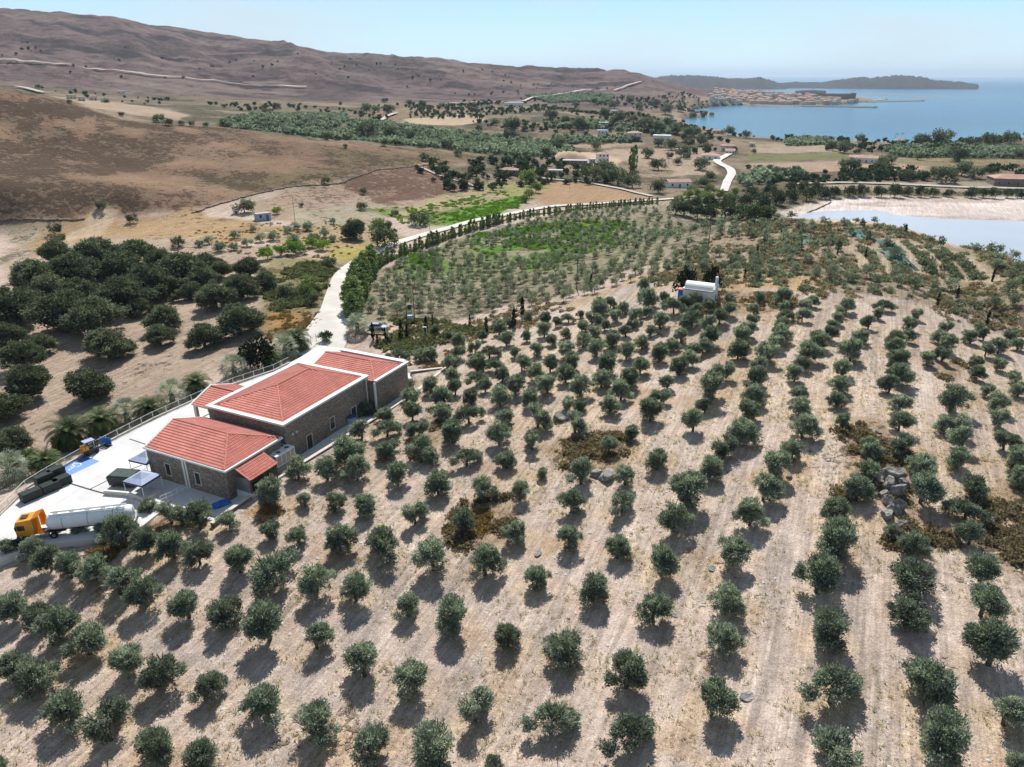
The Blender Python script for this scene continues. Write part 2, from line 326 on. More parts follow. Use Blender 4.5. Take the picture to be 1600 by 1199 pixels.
def foliage(name, c0, c1, c2, rnd=.25, transl=.22, hue=(1,1,1)):
    """leaves coloured leaf by leaf from the colour attribute 'leaf', tree by tree from the object's random value"""
    m, n, b, out = nt(name)
    at = n.nodes.new('ShaderNodeAttribute'); at.attribute_name = 'leaf'
    sp = n.nodes.new('ShaderNodeSeparateColor'); n.links.new(at.outputs['Color'], sp.inputs[0])
    r = ramp_(n, sp.outputs[0], [(0, c0), (.55, c1), (1, c2)])
    oi = n.nodes.new('ShaderNodeObjectInfo')
    rr = ramp_(n, oi.outputs['Random'], [(0, tuple((1-rnd)*h for h in hue)), (.5, (1, 1, 1)), (1, (1+rnd, 1+rnd*.8, 1+rnd*.9))])
    c = mul_(n, r.outputs['Color'], rr.outputs['Color'])
    n.links.new(c, b.inputs['Base Color']); b.inputs['Roughness'].default_value = .7; b.inputs['Specular IOR Level'].default_value = .18
    tr = n.nodes.new('ShaderNodeBsdfTranslucent'); n.links.new(mul_(n, c, (1.1, 1.25, .7)), tr.inputs[0])
    mx = n.nodes.new('ShaderNodeMixShader'); mx.inputs[0].default_value = transl
    n.links.new(b.outputs[0], mx.inputs[1]); n.links.new(tr.outputs[0], mx.inputs[2]); n.links.new(mx.outputs[0], out.inputs[0])
    return m
foliage('olive_leaf', (.09, .113, .092), (.222, .258, .222), (.47, .51, .475), .3, .4)
foliage('young_leaf', (.11, .13, .105), (.22, .245, .20), (.40, .42, .37), .2, .4)
foliage('oak_leaf', (.05, .064, .043), (.12, .138, .098), (.25, .265, .205), .25, .35)
foliage('dark_leaf', (.025, .042, .022), (.06, .09, .045), (.13, .165, .09), .3)
foliage('cypress_leaf', (.008, .013, .007), (.017, .026, .013), (.03, .042, .02), .2, .1)
foliage('poplar_leaf', (.09, .13, .042), (.20, .265, .095), (.34, .41, .18), .22)
foliage('bright_leaf', (.10, .18, .02), (.18, .32, .035), (.28, .42, .08), .2)
foliage('palm_leaf', (.03, .05, .018), (.07, .105, .035), (.15, .18, .07), .2)
foliage('fan_leaf', (.09, .11, .07), (.24, .28, .20), (.46, .49, .40), .15)
foliage('scrub_leaf', (.16, .118, .09), (.28, .21, .16), (.40, .32, .25), .2, .4)
foliage('straw_leaf', (.42, .34, .24), (.54, .46, .35), (.66, .59, .48), .0, .5)
plain('pale_stone', (.46, .43, .39), .9, .3, 2)
foliage('grey_leaf', (.11, .12, .09), (.22, .23, .18), (.36, .37, .31), .25, .35)
foliage('brush_leaf', (.075, .085, .045), (.15, .16, .085), (.25, .25, .15), .2, .3)
foliage('dry_leaf', (.20, .12, .05), (.33, .21, .10), (.45, .33, .18), .2, .3)
plain('bark', (.10, .082, .065), .9, .35, 6, bump=.05)
plain('palm_bark', (.13, .09, .055), .95, .4, 8, bump=.05)
plain('white_paint', (.74, .725, .69), .6, .07, .8)
plain('white_wall', (.76, .75, .72), .7, .06, .6)
plain('cream_wall', (.60, .53, .42), .8, .08, .5)
plain('white_metal', (.82, .83, .83), .35, .06, 1.2, spec=.5)
plain('grey_metal', (.30, .31, .32), .4, .12, 2, metal=.5)
plain('dark_metal', (.035, .035, .04), .5, .3, 3)
plain('black_rubber', (.02, .02, .021), .8, .3, 5)
plain('orange_paint', (.70, .29, .015), .3, .08, 1.5, spec=.5)
plain('yellow_paint', (.68, .40, .03), .35, .1, 2, spec=.5)
plain('blue_paint', (.03, .16, .52), .45, .12, 1.5)
plain('pale_blue_wall', (.30, .42, .62), .6, .1, 1)
plain('blue_ground_paint', (.16, .29, .62), .7, .10, .7)
plain('navy_fabric', (.05, .075, .16), .8, .2, 2)
plain('awning_fabric', (.33, .38, .52), .7, .12, 1)
plain('green_tarp', (.04, .06, .05), .55, .35, 1.6, bump=.04)
plain('dark_green_crate', (.018, .028, .024), .5, .25, 2)
plain('glass_dark', (.02, .025, .03), .08, .2, 1, spec=.6)
plain('wood', (.16, .10, .06), .8, .3, 4)
plain('pole_wood', (.13, .11, .09), .9, .3, 3)
plain('concrete_trim', (.56, .52, .46), .85, .12, 1.5)
plain('pink_roof_paint', (.58, .21, .165), .7, .1, .8)
plain('far_roof', (.37, .215, .17), .8, .2, .25, rnd=.2)
plain('far_wall_cream', (.62, .53, .42), .85, .08, .3, rnd=.18)
plain('shed_roof', (.35, .33, .31), .7, .15, .4)
plain('silver_car', (.45, .53, .66), .22, .05, 1, metal=.3, spec=.6)
plain('rock', (.27, .255, .24), .95, .5, 2.2, bump=.35)
plain('dark_rubble', (.16, .125, .095), .95, .4, 1.3, bump=.15)
plain('green_net', (.03, .10, .085), .7, .4, .8)
plain('soil_mound', (.46, .33, .23), .95, .12, .2)
plain('terracotta_dark', (.34, .095, .06), .75, .2, 2)
def dirty(name, col, stain, scale, rough=.8):
    m, n, b, o = nt(name); tc = n.nodes.new('ShaderNodeTexCoord')
    t1 = noise_(n, scale, 6, tc.outputs['Object'], .6); t2 = noise_(n, 14, 4, tc.outputs['Object'])
    r = ramp_(n, t1.outputs['Fac'], [(.36, stain), (.58, col)]); r2 = ramp_(n, t2.outputs['Fac'], [(.3, (.9,)*3), (.7, (1.06,)*3)])
    n.links.new(mul_(n, r.outputs['Color'], r2.outputs['Color']), b.inputs['Base Color']); b.inputs['Roughness'].default_value = rough
    b.inputs['Specular IOR Level'].default_value = .2; bump_(n, b, t2.outputs['Fac'], .004)
    return m
dirty('yard_concrete', (.66, .65, .645), (.55, .54, .53), .22)
dirty('far_road', (.46, .42, .37), (.36, .32, .28), .05)
dirty('road_gravel', (.60, .57, .53), (.50, .47, .43), .18)
# rubble stone masonry
m, n, b, o = nt('stone_masonry'); tc = n.nodes.new('ShaderNodeTexCoord'); mp = n.nodes.new('ShaderNodeMapping'); mp.inputs['Scale'].default_value = (3.4, 3.4, 6.6)
n.links.new(tc.outputs['Object'], mp.inputs[0])
v = n.nodes.new('ShaderNodeTexVoronoi'); v.inputs['Scale'].default_value = 1.0; n.links.new(mp.outputs[0], v.inputs['Vector'])
ve = n.nodes.new('ShaderNodeTexVoronoi'); ve.feature = 'DISTANCE_TO_EDGE'; ve.inputs['Scale'].default_value = 1.0; n.links.new(mp.outputs[0], ve.inputs['Vector'])
sp = n.nodes.new('ShaderNodeSeparateColor'); n.links.new(v.outputs['Color'], sp.inputs[0])
r = ramp_(n, sp.outputs[0], [(0, (.17, .135, .11)), (.4, (.235, .19, .155)), (.7, (.285, .235, .19)), (1, (.34, .29, .24))])
e = ramp_(n, ve.outputs['Distance'], [(0, (.62,)*3), (.09, (1,)*3)])
big = noise_(n, .35, 4, tc.outputs['Object']); rb = ramp_(n, big.outputs['Fac'], [(.3, (.85,)*3), (.7, (1.12,)*3)])
n.links.new(mul_(n, mul_(n, r.outputs['Color'], e.outputs['Color']), rb.outputs['Color']), b.inputs['Base Color']); b.inputs['Roughness'].default_value = .92
bump_(n, b, e.outputs['Color'], .03)
# clay tiles: colour varies from tile to tile through the colour attribute 'tile'
m, n, b, o = nt('clay_tile'); at = n.nodes.new('ShaderNodeAttribute'); at.attribute_name = 'tile'; sp = n.nodes.new('ShaderNodeSeparateColor'); n.links.new(at.outputs['Color'], sp.inputs[0])
r = ramp_(n, sp.outputs[0], [(0, (.33, .10, .078)), (.35, (.445, .143, .11)), (.75, (.51, .178, .14)), (1, (.57, .27, .21))])
tc = n.nodes.new('ShaderNodeTexCoord'); t = noise_(n, .5, 5, tc.outputs['Object']); rb = ramp_(n, t.outputs['Fac'], [(.3, (.88,)*3), (.7, (1.08,)*3)])
n.links.new(mul_(n, r.outputs['Color'], rb.outputs['Color']), b.inputs['Base Color']); b.inputs['Roughness'].default_value = .72; b.inputs['Specular IOR Level'].default_value = .35

# the ground: albedo from the vertex colour 'cover' (its alpha = how scrubby), broken up by noise at several sizes
m, n, b, o = nt('earth')
tc = n.nodes.new('ShaderNodeTexCoord'); gp = tc.outputs['Object']
at = n.nodes.new('ShaderNodeVertexColor'); at.layer_name = 'cover'
f1 = noise_(n, .9, 6, gp, .68); f2 = noise_(n, 5.5, 4, gp, .7); f3 = noise_(n, .11, 5, gp, .6); f4 = noise_(n, .012, 6, gp, .62)
mr = n.nodes.new('ShaderNodeMapping'); mr.inputs['Rotation'].default_value = (0, 0, -B_ANG); n.links.new(gp, mr.inputs[0])
mp = n.nodes.new('ShaderNodeMapping'); mp.inputs['Scale'].default_value = (.10, 1.5, 1); n.links.new(mr.outputs[0], mp.inputs[0])
f5 = noise_(n, 13.0, 3, gp, .7)
fs = noise_(n, 1.0, 4, mp.outputs[0], .6)
c = mul_(n, at.outputs['Color'], ramp_(n, f1.outputs['Fac'], [(.3, (.76, .75, .74)), (.7, (1.2, 1.2, 1.2))]).outputs['Color'])
c = mul_(n, c, ramp_(n, f2.outputs['Fac'], [(.30, (.66, .63, .61)), (.52, (1.0, 1.0, 1.0)), (.72, (1.28, 1.27, 1.25))]).outputs['Color'])
c = mul_(n, c, ramp_(n, f5.outputs['Fac'], [(.33, (.66, .64, .62)), (.5, (1.0, 1.0, 1.0)), (.68, (1.3, 1.3, 1.28))]).outputs['Color'])
c = mul_(n, c, ramp_(n, f3.outputs['Fac'], [(.32, (.90, .885, .87)), (.66, (1.08, 1.09, 1.10))]).outputs['Color'])
c = mul_(n, c, ramp_(n, f4.outputs['Fac'], [(.35, (.88, .88, .88)), (.65, (1.10, 1.09, 1.08))]).outputs['Color'])
mq = n.nodes.new('ShaderNodeMapping'); mq.inputs['Scale'].default_value = (.035, 3.4, 1); n.links.new(mr.outputs[0], mq.inputs[0]); fr = noise_(n, 1.0, 3, mq.outputs[0], .6)
c = mul_(n, c, ramp_(n, fr.outputs['Fac'], [(.36, (.86, .85, .85)), (.62, (1.09, 1.09, 1.08))]).outputs['Color'])
c = mul_(n, c, ramp_(n, fs.outputs['Fac'], [(.36, (.84, .83, .83)), (.64, (1.12, 1.12, 1.11))]).outputs['Color'])
# scrub: dwarf bushes as dark spots, sparse where alpha is low
g1 = noise_(n, .42, 5, gp, .72); g2 = noise_(n, .06, 6, gp, .7)
s = mth(n, 'ADD', g1.outputs['Fac'], mth(n, 'MULTIPLY', mth(n, 'SUBTRACT', g2.outputs['Fac'], .5), .9))
thr = mth(n, 'ADD', s, mth(n, 'MULTIPLY', mth(n, 'SUBTRACT', at.outputs['Alpha'], .5), .42))
rs = ramp_(n, thr, [(.50, (0, 0, 0)), (.57, (1, 1, 1))])
fac = mth(n, 'MULTIPLY', mth(n, 'MULTIPLY', rs.outputs['Color'], .85), mth(n, 'GREATER_THAN', at.outputs['Alpha'], .02))
c = mul_(n, c, mul_(n, c, (.46, .44, .42)), fac, 'MIX')
n.links.new(c, b.inputs['Base Color']); b.inputs['Roughness'].default_value = 1.0; b.inputs['Specular IOR Level'].default_value = .08
hh = mth(n, 'ADD', mth(n, 'MULTIPLY', f2.outputs['Fac'], .16), mth(n, 'ADD', mth(n, 'MULTIPLY', f1.outputs['Fac'], .5), mth(n, 'MULTIPLY', fac, .9)))
bump_(n, b, hh, .55, .8)

def water(name, deep, rough, scale, bd, spec=.5):
    m, n, b, o = nt(name); tc = n.nodes.new('ShaderNodeTexCoord')
    t = noise_(n, scale, 5, tc.outputs['Object']); big = noise_(n, .0016, 5, tc.outputs['Object'], .6)
    r = ramp_(n, big.outputs['Fac'], [(.40, tuple(x*.78 for x in deep)), (.60, tuple(min(1, x*1.2) for x in deep))])
    n.links.new(r.outputs['Color'], b.inputs['Base Color']); b.inputs['Roughness'].default_value = rough; b.inputs['Specular IOR Level'].default_value = spec
    bump_(n, b, t.outputs['Fac'], bd, .6); return m, n, b
mS, nS, bS = water('sea_water', (.005, .045, .16), .2, .35, .8, .12)
# shallows near the beach: turquoise grading into deep blue with the distance from the bay's shore (a depth effect of the water itself)
at = nS.nodes.new('ShaderNodeVertexColor'); at.layer_name = 'depth'
old = bS.inputs['Base Color'].links[0].from_socket
nS.links.new(mul_(nS, (.04, .15, .24), old, at.outputs['Color'], 'MIX'), bS.inputs['Base Color'])
water('lake_water', (.47, .49, .55), .22, 1.5, .03, .5)
# ---------------------------------------------------------------- mesh helpers
def np_mesh(name, V, F, mats, fmat=None, attrs=None, smooth_=False):
    """F: (n,4) or (n,3) int array; attrs {name: per-vertex RGBA}"""
    me = bpy.data.meshes.new(name); V = np.asarray(V, np.float32); F = np.asarray(F, np.int32); k = F.shape[1]
    me.vertices.add(len(V)); me.vertices.foreach_set('co', V.ravel())
    me.loops.add(F.size); me.loops.foreach_set('vertex_index', F.ravel())
    me.polygons.add(len(F)); me.polygons.foreach_set('loop_start', np.arange(0, F.size, k, dtype=np.int32)); me.polygons.foreach_set('loop_total', np.full(len(F), k, np.int32))
    for m in mats: me.materials.append(MATS[m])
    if fmat is not None: me.polygons.foreach_set('material_index', np.asarray(fmat, np.int32))
    if smooth_: me.polygons.foreach_set('use_smooth', np.ones(len(F), bool))
    for an, av in (attrs or {}).items():
        ca = me.color_attributes.new(an, 'FLOAT_COLOR', 'POINT'); ca.data.foreach_set('color', np.asarray(av, np.float32).ravel())
    me.update(); return me
def link(name, me, parent=None, loc=None, rot=None, scale=None):
    o = bpy.data.objects.new(name, me); COL.objects.link(o)
    if parent is not None: o.parent = parent
    if loc is not None: o.location = loc
    if rot is not None: o.rotation_euler = rot
    if scale is not None: o.scale = (scale,)*3 if isinstance(scale, (int, float)) else scale
    return o
def tag(o, label=None, cat=None, group=None, kind=None):
    if label: o['label'] = label
    if cat: o['category'] = cat
    if group: o['group'] = group
    if kind: o['kind'] = kind
    return o
def empty(name, loc, rz=0.0, scale=1.0):
    o = bpy.data.objects.new(name, None); COL.objects.link(o); o.location = loc; o.rotation_euler = (0, 0, rz); o.scale = (scale,)*3
    o.empty_display_size = .2; return o
class MB:
    """collects polygons with a material each; build() links them as one mesh object"""
    def __init__(s): s.v = []; s.f = []; s.m = []; s.names = []
    def mi(s, m):
        if m not in s.names: s.names.append(m)
        return s.names.index(m)
    def add(s, vs, fs, m):
        k = len(s.v); s.v += [tuple(x) for x in vs]; i = s.mi(m)
        for f in fs: s.f.append([k+a for a in f]); s.m.append(i)
        return s
    def box(s, c, d, m, rz=0.0, taper=1.0, shift=(0, 0)):
        """c centre of the bottom face, d size; taper shrinks the top"""
        hx, hy = d[0]/2, d[1]/2; R = Matrix.Rotation(rz, 3, 'Z'); vs = []
        for z, k, sh in ((0, 1, (0, 0)), (d[2], taper, shift)):
            for x, y in ((-hx, -hy), (hx, -hy), (hx, hy), (-hx, hy)):
                vs.append(R @ Vector((x*k+sh[0], y*k+sh[1], 0)) + Vector(c) + Vector((0, 0, z)))
        return s.add(vs, [(3, 2, 1, 0), (4, 5, 6, 7), (0, 1, 5, 4), (1, 2, 6, 5), (2, 3, 7, 6), (3, 0, 4, 7)], m)
    def bar(s, a, b, r, m, n=6, r2=None):
        a = Vector(a); b = Vector(b); d = (b-a).normalized(); up = Vector((0, 0, 1)) if abs(d.z) < .95 else Vector((1, 0, 0))
        x = d.cross(up).normalized(); y = d.cross(x); r2 = r if r2 is None else r2; vs = []
        for p, q in ((a, r), (b, r2)):
            for i in range(n):
                t = 2*math.pi*i/n; vs.append(p+x*math.cos(t)*q+y*math.sin(t)*q)
        fs = [(i, (i+1) % n, n+(i+1) % n, n+i) for i in range(n)]+[tuple(range(n-1, -1, -1)), tuple(range(n, 2*n))]
        return s.add(vs, fs, m)
    def prism(s, pts, z0, z1, m, mtop=None):
        """upright prism over a plan polygon (list of xy), anticlockwise"""
        n = len(pts); vs = [(p[0], p[1], z0) for p in pts]+[(p[0], p[1], z1) for p in pts]
        s.add(vs, [(i, (i+1) % n, n+(i+1) % n, n+i) for i in range(n)]+[tuple(range(n-1, -1, -1))], m)
        return s.add([(p[0], p[1], z1) for p in pts], [tuple(range(n))], mtop or m)
    def quad(s, pts, m): return s.add(pts, [tuple(range(len(pts)))], m)
    def build(s, name, parent=None, loc=None, rz=None, smooth_=False):
        me = bpy.data.meshes.new(name); me.from_pydata(s.v, [], s.f)
        for m in s.names: me.materials.append(MATS[m])
        me.polygons.foreach_set('material_index', s.m)
        if smooth_: me.polygons.foreach_set('use_smooth', [True]*len(s.f))
        me.update(); o = bpy.data.objects.new(name, me); COL.objects.link(o)
        if parent is not None: o.parent = parent
        if loc is not None: o.location = loc
        if rz is not None: o.rotation_euler = (0, 0, rz)
        return o
def ordinal(n):
    w = ['first','second','third','fourth','fifth','sixth','seventh','eighth','ninth','tenth','eleventh','twelfth']
    if n <= 12: return w[n-1]
    return f"{n}{'th' if 10 <= n % 100 <= 20 else {1:'st',2:'nd',3:'rd'}.get(n % 10,'th')}"

# ---------------------------------------------------------------- land cover (albedo of soils, straw, turf, scrub)
from_olives = OLIVE_XY
def W(*pp): return hit([p[0] for p in pp], [p[1] for p in pp])[:, :2]
cov = np.zeros((NR, NA, 4)); wob = (fbm(GX, GY, 16, 4, 51)-.5)*14
wobf = wob*np.clip(_dist/220, .35, 5)
def paint(mask, col, alpha=0.0, k=1.0):
    m = (np.clip(mask, 0, 1)*k)[..., None]
    cov[:] = cov*(1-m)+np.array([*col, alpha])*m
def area(poly, col, alpha=0.0, edge=4.0, k=1.0, wobble=1.0):
    P = W(*poly); lo = P.min(0)-40; hi = P.max(0)+40
    b = (GX > lo[0]) & (GX < hi[0]) & (GY > lo[1]) & (GY < hi[1])
    if not b.any(): return
    sd = poly_sd(GX[b], GY[b], P)+wobf[b]*wobble; m = np.zeros(GX.shape); m[b] = smooth(edge/2, -edge/2, sd); paint(m, col, alpha, k)
TAN = (.485, .395, .335)
paint(np.ones(GX.shape), TAN, .05)
n1 = fbm(GX, GY, 9, 4, 61); n2 = fbm(GX, GY, 30, 4, 62); n3 = fbm(GX, GY, 120, 4, 63)
# wide plain beyond
paint(smooth(300, 420, _dist), (.205, .165, .118), .4)
paint(smooth(300, 420, _dist)*smooth(.48, .6, n3), (.275, .22, .16), .25, .7)
paint(smooth(300, 420, _dist)*smooth(.52, .62, fbm(GX, GY, 45, 3, 64)), (.10, .098, .062), .5, .75)
# mountain: mauve brown phrygana and rock ledges
far_m = smooth(1150, 1350, _dist)
mt = (.16, .115, .116)
paint(far_m, mt, .42)
led = fbm(GX*.35, GY*2.0, 60, 4, 65)
paint(far_m*smooth(.52, .64, led), (.235, .185, .16), .2, .6)
paint(far_m*smooth(.55, .7, fbm(GX, GY, 150, 4, 66)), (.115, .088, .085), .6, .8)
paint(far_m*smooth(.60, .66, fbm(GX*.5, GY, 45, 3, 67)), (.075, .062, .066), .6, .85)
# brown hill of dry grass and thorn
HILL = [(-260,120),(0,140),(100,158),(200,188),(280,195),(340,199),(450,213),(560,225),(700,239),(775,245),(700,258),(590,264),(560,272),(460,292),(370,312),(300,330),(200,338),(100,346),(0,354),(-260,360)]
area(HILL, (.205, .135, .095), .36, 6, wobble=.25)
hm = (hill > .05)
P = W(*HILL); b = (GX < 60) & (_dist < 700) & (_dist > 200); sd = np.full(GX.shape, 1e3); sd[b] = poly_sd(GX[b], GY[b], P); inh = smooth(2, -6, sd)
paint(inh*smooth(.5, .62, fbm(GX*.5, GY, 26, 4, 68)), (.275, .19, .125), .05, .7)
paint(inh*smooth(.56, .66, fbm(GX*.6, GY, 48, 4, 69)), (.15, .125, .07), .6, .7)
paint(inh*smooth(-100, -190, GX)*smooth(.40, .52, fbm(GX, GY, 22, 4, 70)), (.15, .115, .085), .8, .7)
# plots left of the road
area([(0,350),(100,345),(200,337),(300,330),(400,345),(440,372),(330,395),(200,380),(110,380),(60,420),(0,425)], (.36, .255, .15), .25, 5)
area([(0,352),(75,352),(70,378),(40,410),(0,425)], (.36,.31,.24), .3, 4)
area([(75,380),(160,338),(185,338),(100,384)], (.46, .36, .26), 0, 3)
area([(440,296),(560,272),(590,264),(680,258),(745,290),(700,320),(600,345),(500,350),(400,345),(380,325)], (.34, .255, .195), .35, 4)
area([(540,280),(600,262),(690,262),(742,290),(690,312),(600,318)], (.27, .175, .13), .62, 5)
area([(440,330),(560,318),(640,322),(600,352),(560,362),(480,362)], (.34, .30, .22), .3, 5)
area([(400,352),(520,352),(600,356),(640,372),(590,392),(545,410),(500,392),(430,380)], (.36, .275, .17), .3, 5)
area([(520,385),(600,378),(585,400),(545,412),(500,405)], (.34, .29, .10), .15, 4)
area([(0,425),(100,380),(430,385),(545,415),(540,450),(480,520),(420,560),(300,600),(200,660),(60,760),(0,760)], (.385, .305, .24), .12, 5)
area([(420,400),(540,412),(538,440),(500,480),(440,490),(400,460)], (.24, .215, .115), .35, 6)
area([(430,470),(500,500),(480,540),(420,540),(410,500)], (.20, .17, .10), .5, 5)
area([(430,490),(470,492),(460,512),(430,512)], (.34,.21,.09), .2, 4)
# green weeds at the valley road and in the young orchard
area([(585,328),(680,318),(780,300),(830,310),(812,325),(740,345),(690,352),(640,352)], (.155, .20, .06), .3, 6)
area([(685,340),(760,318),(815,308),(822,318),(770,338),(700,352)], (.10, .24, .025), .1, 4)
area([(620,330),(700,300),(770,295),(780,312),(690,330),(650,342)], (.36, .31, .19), .3, 5)
area([(740,292),(830,285),(900,285),(905,300),(850,312),(790,300)], (.27, .26, .11), .3, 5)
area([(835,300),(880,284),(960,290),(1022,308),(1000,314),(880,320),(845,322)], (.35, .24, .15), .05, 4)
ORCH = [(560,505),(564,460),(588,424),(690,379),(840,338),(1035,318),(1180,337),(1270,345),(1350,347),(1420,358),(1420,372),(1230,380),(1100,400),(1000,420),(900,455),(800,480),(700,500),(620,505)]
area(ORCH, (.285, .255, .185), .42, 3)
P = W(*ORCH); b = (_dist < 420); sdo = np.full(GX.shape, 1e3); sdo[b] = poly_sd(GX[b], GY[b], P); ino = smooth(2, -5, sdo)
gm = W((650,400),(720,380),(850,350),(1000,350),(1010,372),(960,392),(880,418),(800,430),(730,425),(660,425)); sdg = np.full(GX.shape, 1e3); sdg[b] = poly_sd(GX[b], GY[b], gm)
paint(ino*smooth(25, -12, sdg)*smooth(.40, .50, fbm(GX, GY, 7, 3, 71)), (.165, .19, .085), .3, .9)
gm = W((740,365),(880,345),(990,352),(960,385),(880,410),(830,420),(760,395)); sdg[b] = poly_sd(GX[b], GY[b], gm)
paint(ino*smooth(8, -4, sdg)*smooth(.47, .54, fbm(GX*1.3, GY*.55, 6, 3, 72)), (.08, .185, .02), 0, .95)
gm = W((645,395),(690,392),(690,425),(660,435),(645,420)); sdg[b] = poly_sd(GX[b], GY[b], gm)
paint(ino*smooth(8, -4, sdg)*smooth(.5, .56, fbm(GX*1.3, GY*.55, 5, 3, 73)), (.10, .24, .02), 0, .95)
# hilltop: scrub, straw, terraces
TOP = [(1010,445),(1060,400),(1180,345),(1270,346),(1350,349),(1420,360),(1500,390),(1600,412),(1720,430),(1720,560),(1600,530),(1500,500),(1380,462),(1250,455),(1150,450),(1060,452)]
area(TOP, (.30, .245, .185), .35, 6)
area([(1440,372),(1500,392),(1600,412),(1720,435),(1720,500),(1600,470),(1500,420)], (.25, .225, .14), .3, 6)
area([(1130,430),(1200,425),(1300,440),(1260,462),(1150,462)], (.40, .29, .175), .15, 5)
TERR = []
for r in [[(1325,385),(1345,400),(1352,418)],[(1362,385),(1375,405),(1388,425)],[(1400,378),(1425,405),(1440,428)],[(1432,382),(1462,410),(1480,432)],[(1462,388),(1500,415),(1520,436)],[(1490,396),(1530,422),(1555,440)]]:
    TERR.append(W(*r)); d = line_d(GX[b], GY[b], TERR[-1]); m = np.zeros(GX.shape); m[b] = smooth(2.6, 1.0, d+wob[b]*.05); paint(m, (.43, .35, .26), 0)
area([(1000,425),(1050,405),(1062,410),(1015,440),(960,470),(900,480),(905,470),(960,448)], (.43, .33, .235), .05, 3)
# the old grove: straw near the trees, paler wheel-worn strips between, rusty weeds
if from_olives is not None:
    b = (_dist < 260) & (GY > 15); kd = KDTree(len(from_olives))
    for i, (x, y) in enumerate(from_olives): kd.insert((x, y, 0), i)
    kd.balance(); gx = GX[b]; gy = GY[b]; dd = np.array([kd.find((x, y, 0))[2] for x, y in zip(gx, gy)])
    N = np.zeros(GX.shape); D = np.full(GX.shape, 99.0); D[b] = dd
    gr = (D < 9)*smooth(260, 250, _dist)
    paint(gr*smooth(.42, .62, n1)*smooth(4.5, 1.5, D), (.49, .385, .27), .04, .55)
    paint(gr*smooth(2.2, 4.0, D+wob*.12), (.485, .41, .365), .02, .8)
    str_ = fbm(GX*BU[0]*.12+GY*BU[1]*.12+(GX*BV[0]+GY*BV[1])*1.0*0, (GX*BV[0]+GY*BV[1]), 2.6, 3, 74)
    paint(gr*smooth(1.8, 3.5, D)*smooth(.54, .66, fbm((GX*BU[0]+GY*BU[1])*.10, GX*BV[0]+GY*BV[1], 1.6, 3, 75)), (.345, .295, .265), 0, .75)
    paint(gr*smooth(.60, .72, fbm(GX, GY, 7, 3, 76)), (.41, .28, .17), .1, .45)
# rocky, thorny patches in the grove
for poly in [[(1325,655),(1370,650),(1400,700),(1440,800),(1480,830),(1450,860),(1400,850),(1380,790),(1330,790),(1300,830),(1290,780),(1320,740)],
             [(1450,570),(1500,565),(1500,600),(1470,615)],[(1560,760),(1620,700),(1720,760),(1720,900),(1620,920),(1560,880),(1520,850),(1480,800),(1520,780)],
             [(845,700),(900,680),(960,670),(1000,700),(960,740),(880,735)],[(700,820),(760,770),(810,800),(790,850),(740,860)],[(1060,455),(1240,460),(1240,490),(1100,495)],
             [(640,700),(680,640),(700,650),(690,690),(665,715)]]:
    area(poly, (.33, .245, .175), .35, 2.5, wobble=.35)
area([(380,800),(420,780),(440,800),(410,830)], (.33,.19,.08), .3, 2, wobble=.3)
area([(20,870),(200,845),(330,820),(300,800),(220,830),(100,850)], (.30,.22,.14), .4, 2, wobble=.3)
# fields in the plain
for poly, c, al in [([(880,248),(905,238),(960,240),(980,250),(950,262),(890,258)], (.50,.38,.28), 0), ([(1180,272),(1300,268),(1440,272),(1480,282),(1300,286),(1200,284)], (.15,.11,.075), .2),
        ([(1170,255),(1320,252),(1450,256),(1440,268),(1250,268),(1170,266)], (.34,.26,.19), .1), ([(1165,242),(1330,240),(1330,250),(1170,252)], (.16,.165,.075), .2),
        ([(1185,226),(1260,220),(1330,236),(1220,240),(1175,238)], (.33,.27,.20), .1), ([(1400,246),(1600,246),(1700,250),(1700,262),(1420,258)], (.24,.20,.12), .3),
        ([(960,232),(1110,232),(1130,250),(1110,262),(1060,268),(990,258),(940,240)], (.36,.28,.21), .1), ([(1060,262),(1110,258),(1125,272),(1050,275)], (.38,.29,.22), 0),
        ([(640,185),(720,178),(760,184),(740,194),(680,196),(620,192)], (.42,.33,.235), .05), ([(860,218),(900,210),(1000,214),(1010,226),(930,232),(850,226)], (.33,.26,.19), .1),
        ([(1280,284),(1600,284),(1600,300),(1440,300),(1300,298)], (.31,.26,.20), .1), ([(80,150),(220,165),(300,180),(280,188),(150,170)], (.36,.28,.21), .15), ([(560,172),(700,165),(780,172),(700,180),(600,184)], (.24,.18,.125), .3)]:
    area(poly, c, al, 5, wobble=.25)
# belts of old orchard soil below far groves are darker
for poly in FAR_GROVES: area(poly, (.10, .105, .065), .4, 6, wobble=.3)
# salt pan: pale crust with mud, reeds rim
inl = smooth(10, -6, sdl)*(_dist < 800)
paint(smooth(22, 4, sdl)*(_dist < 800)*(sdl > 0)*(GX>60), (.13, .12, .065), .4, .9)
paint(smooth(6, -2, sdl+wob*.2)*(_dist < 800), (.56, .49, .46), 0)
paint(inl*smooth(.5, .62, fbm(GX*.7, GY*.8, 40, 4, 77)), (.64, .58, .56), 0, .8)
paint(inl*smooth(.60, .66, fbm(GX*.5, GY*2.0, 30, 4, 78)), (.33, .26, .22), 0, .6)
area([(1228,330),(1262,318),(1298,314),(1262,332)], (.50,.45,.39), 0, 3, wobble=.1)
# shore sand and town headland
paint(smooth(.030, .006, sdc/np.maximum(_dist, 1))*(sdc > -5)*(_dist > 500), (.34, .27, .20), .1, .8)
cov[..., :3] *= 1.0
idx = np.arange(NR*NA).reshape(NR, NA)
F = np.stack([idx[:-1, :-1], idx[:-1, 1:], idx[1:, 1:], idx[1:, :-1]], -1).reshape(-1, 4)
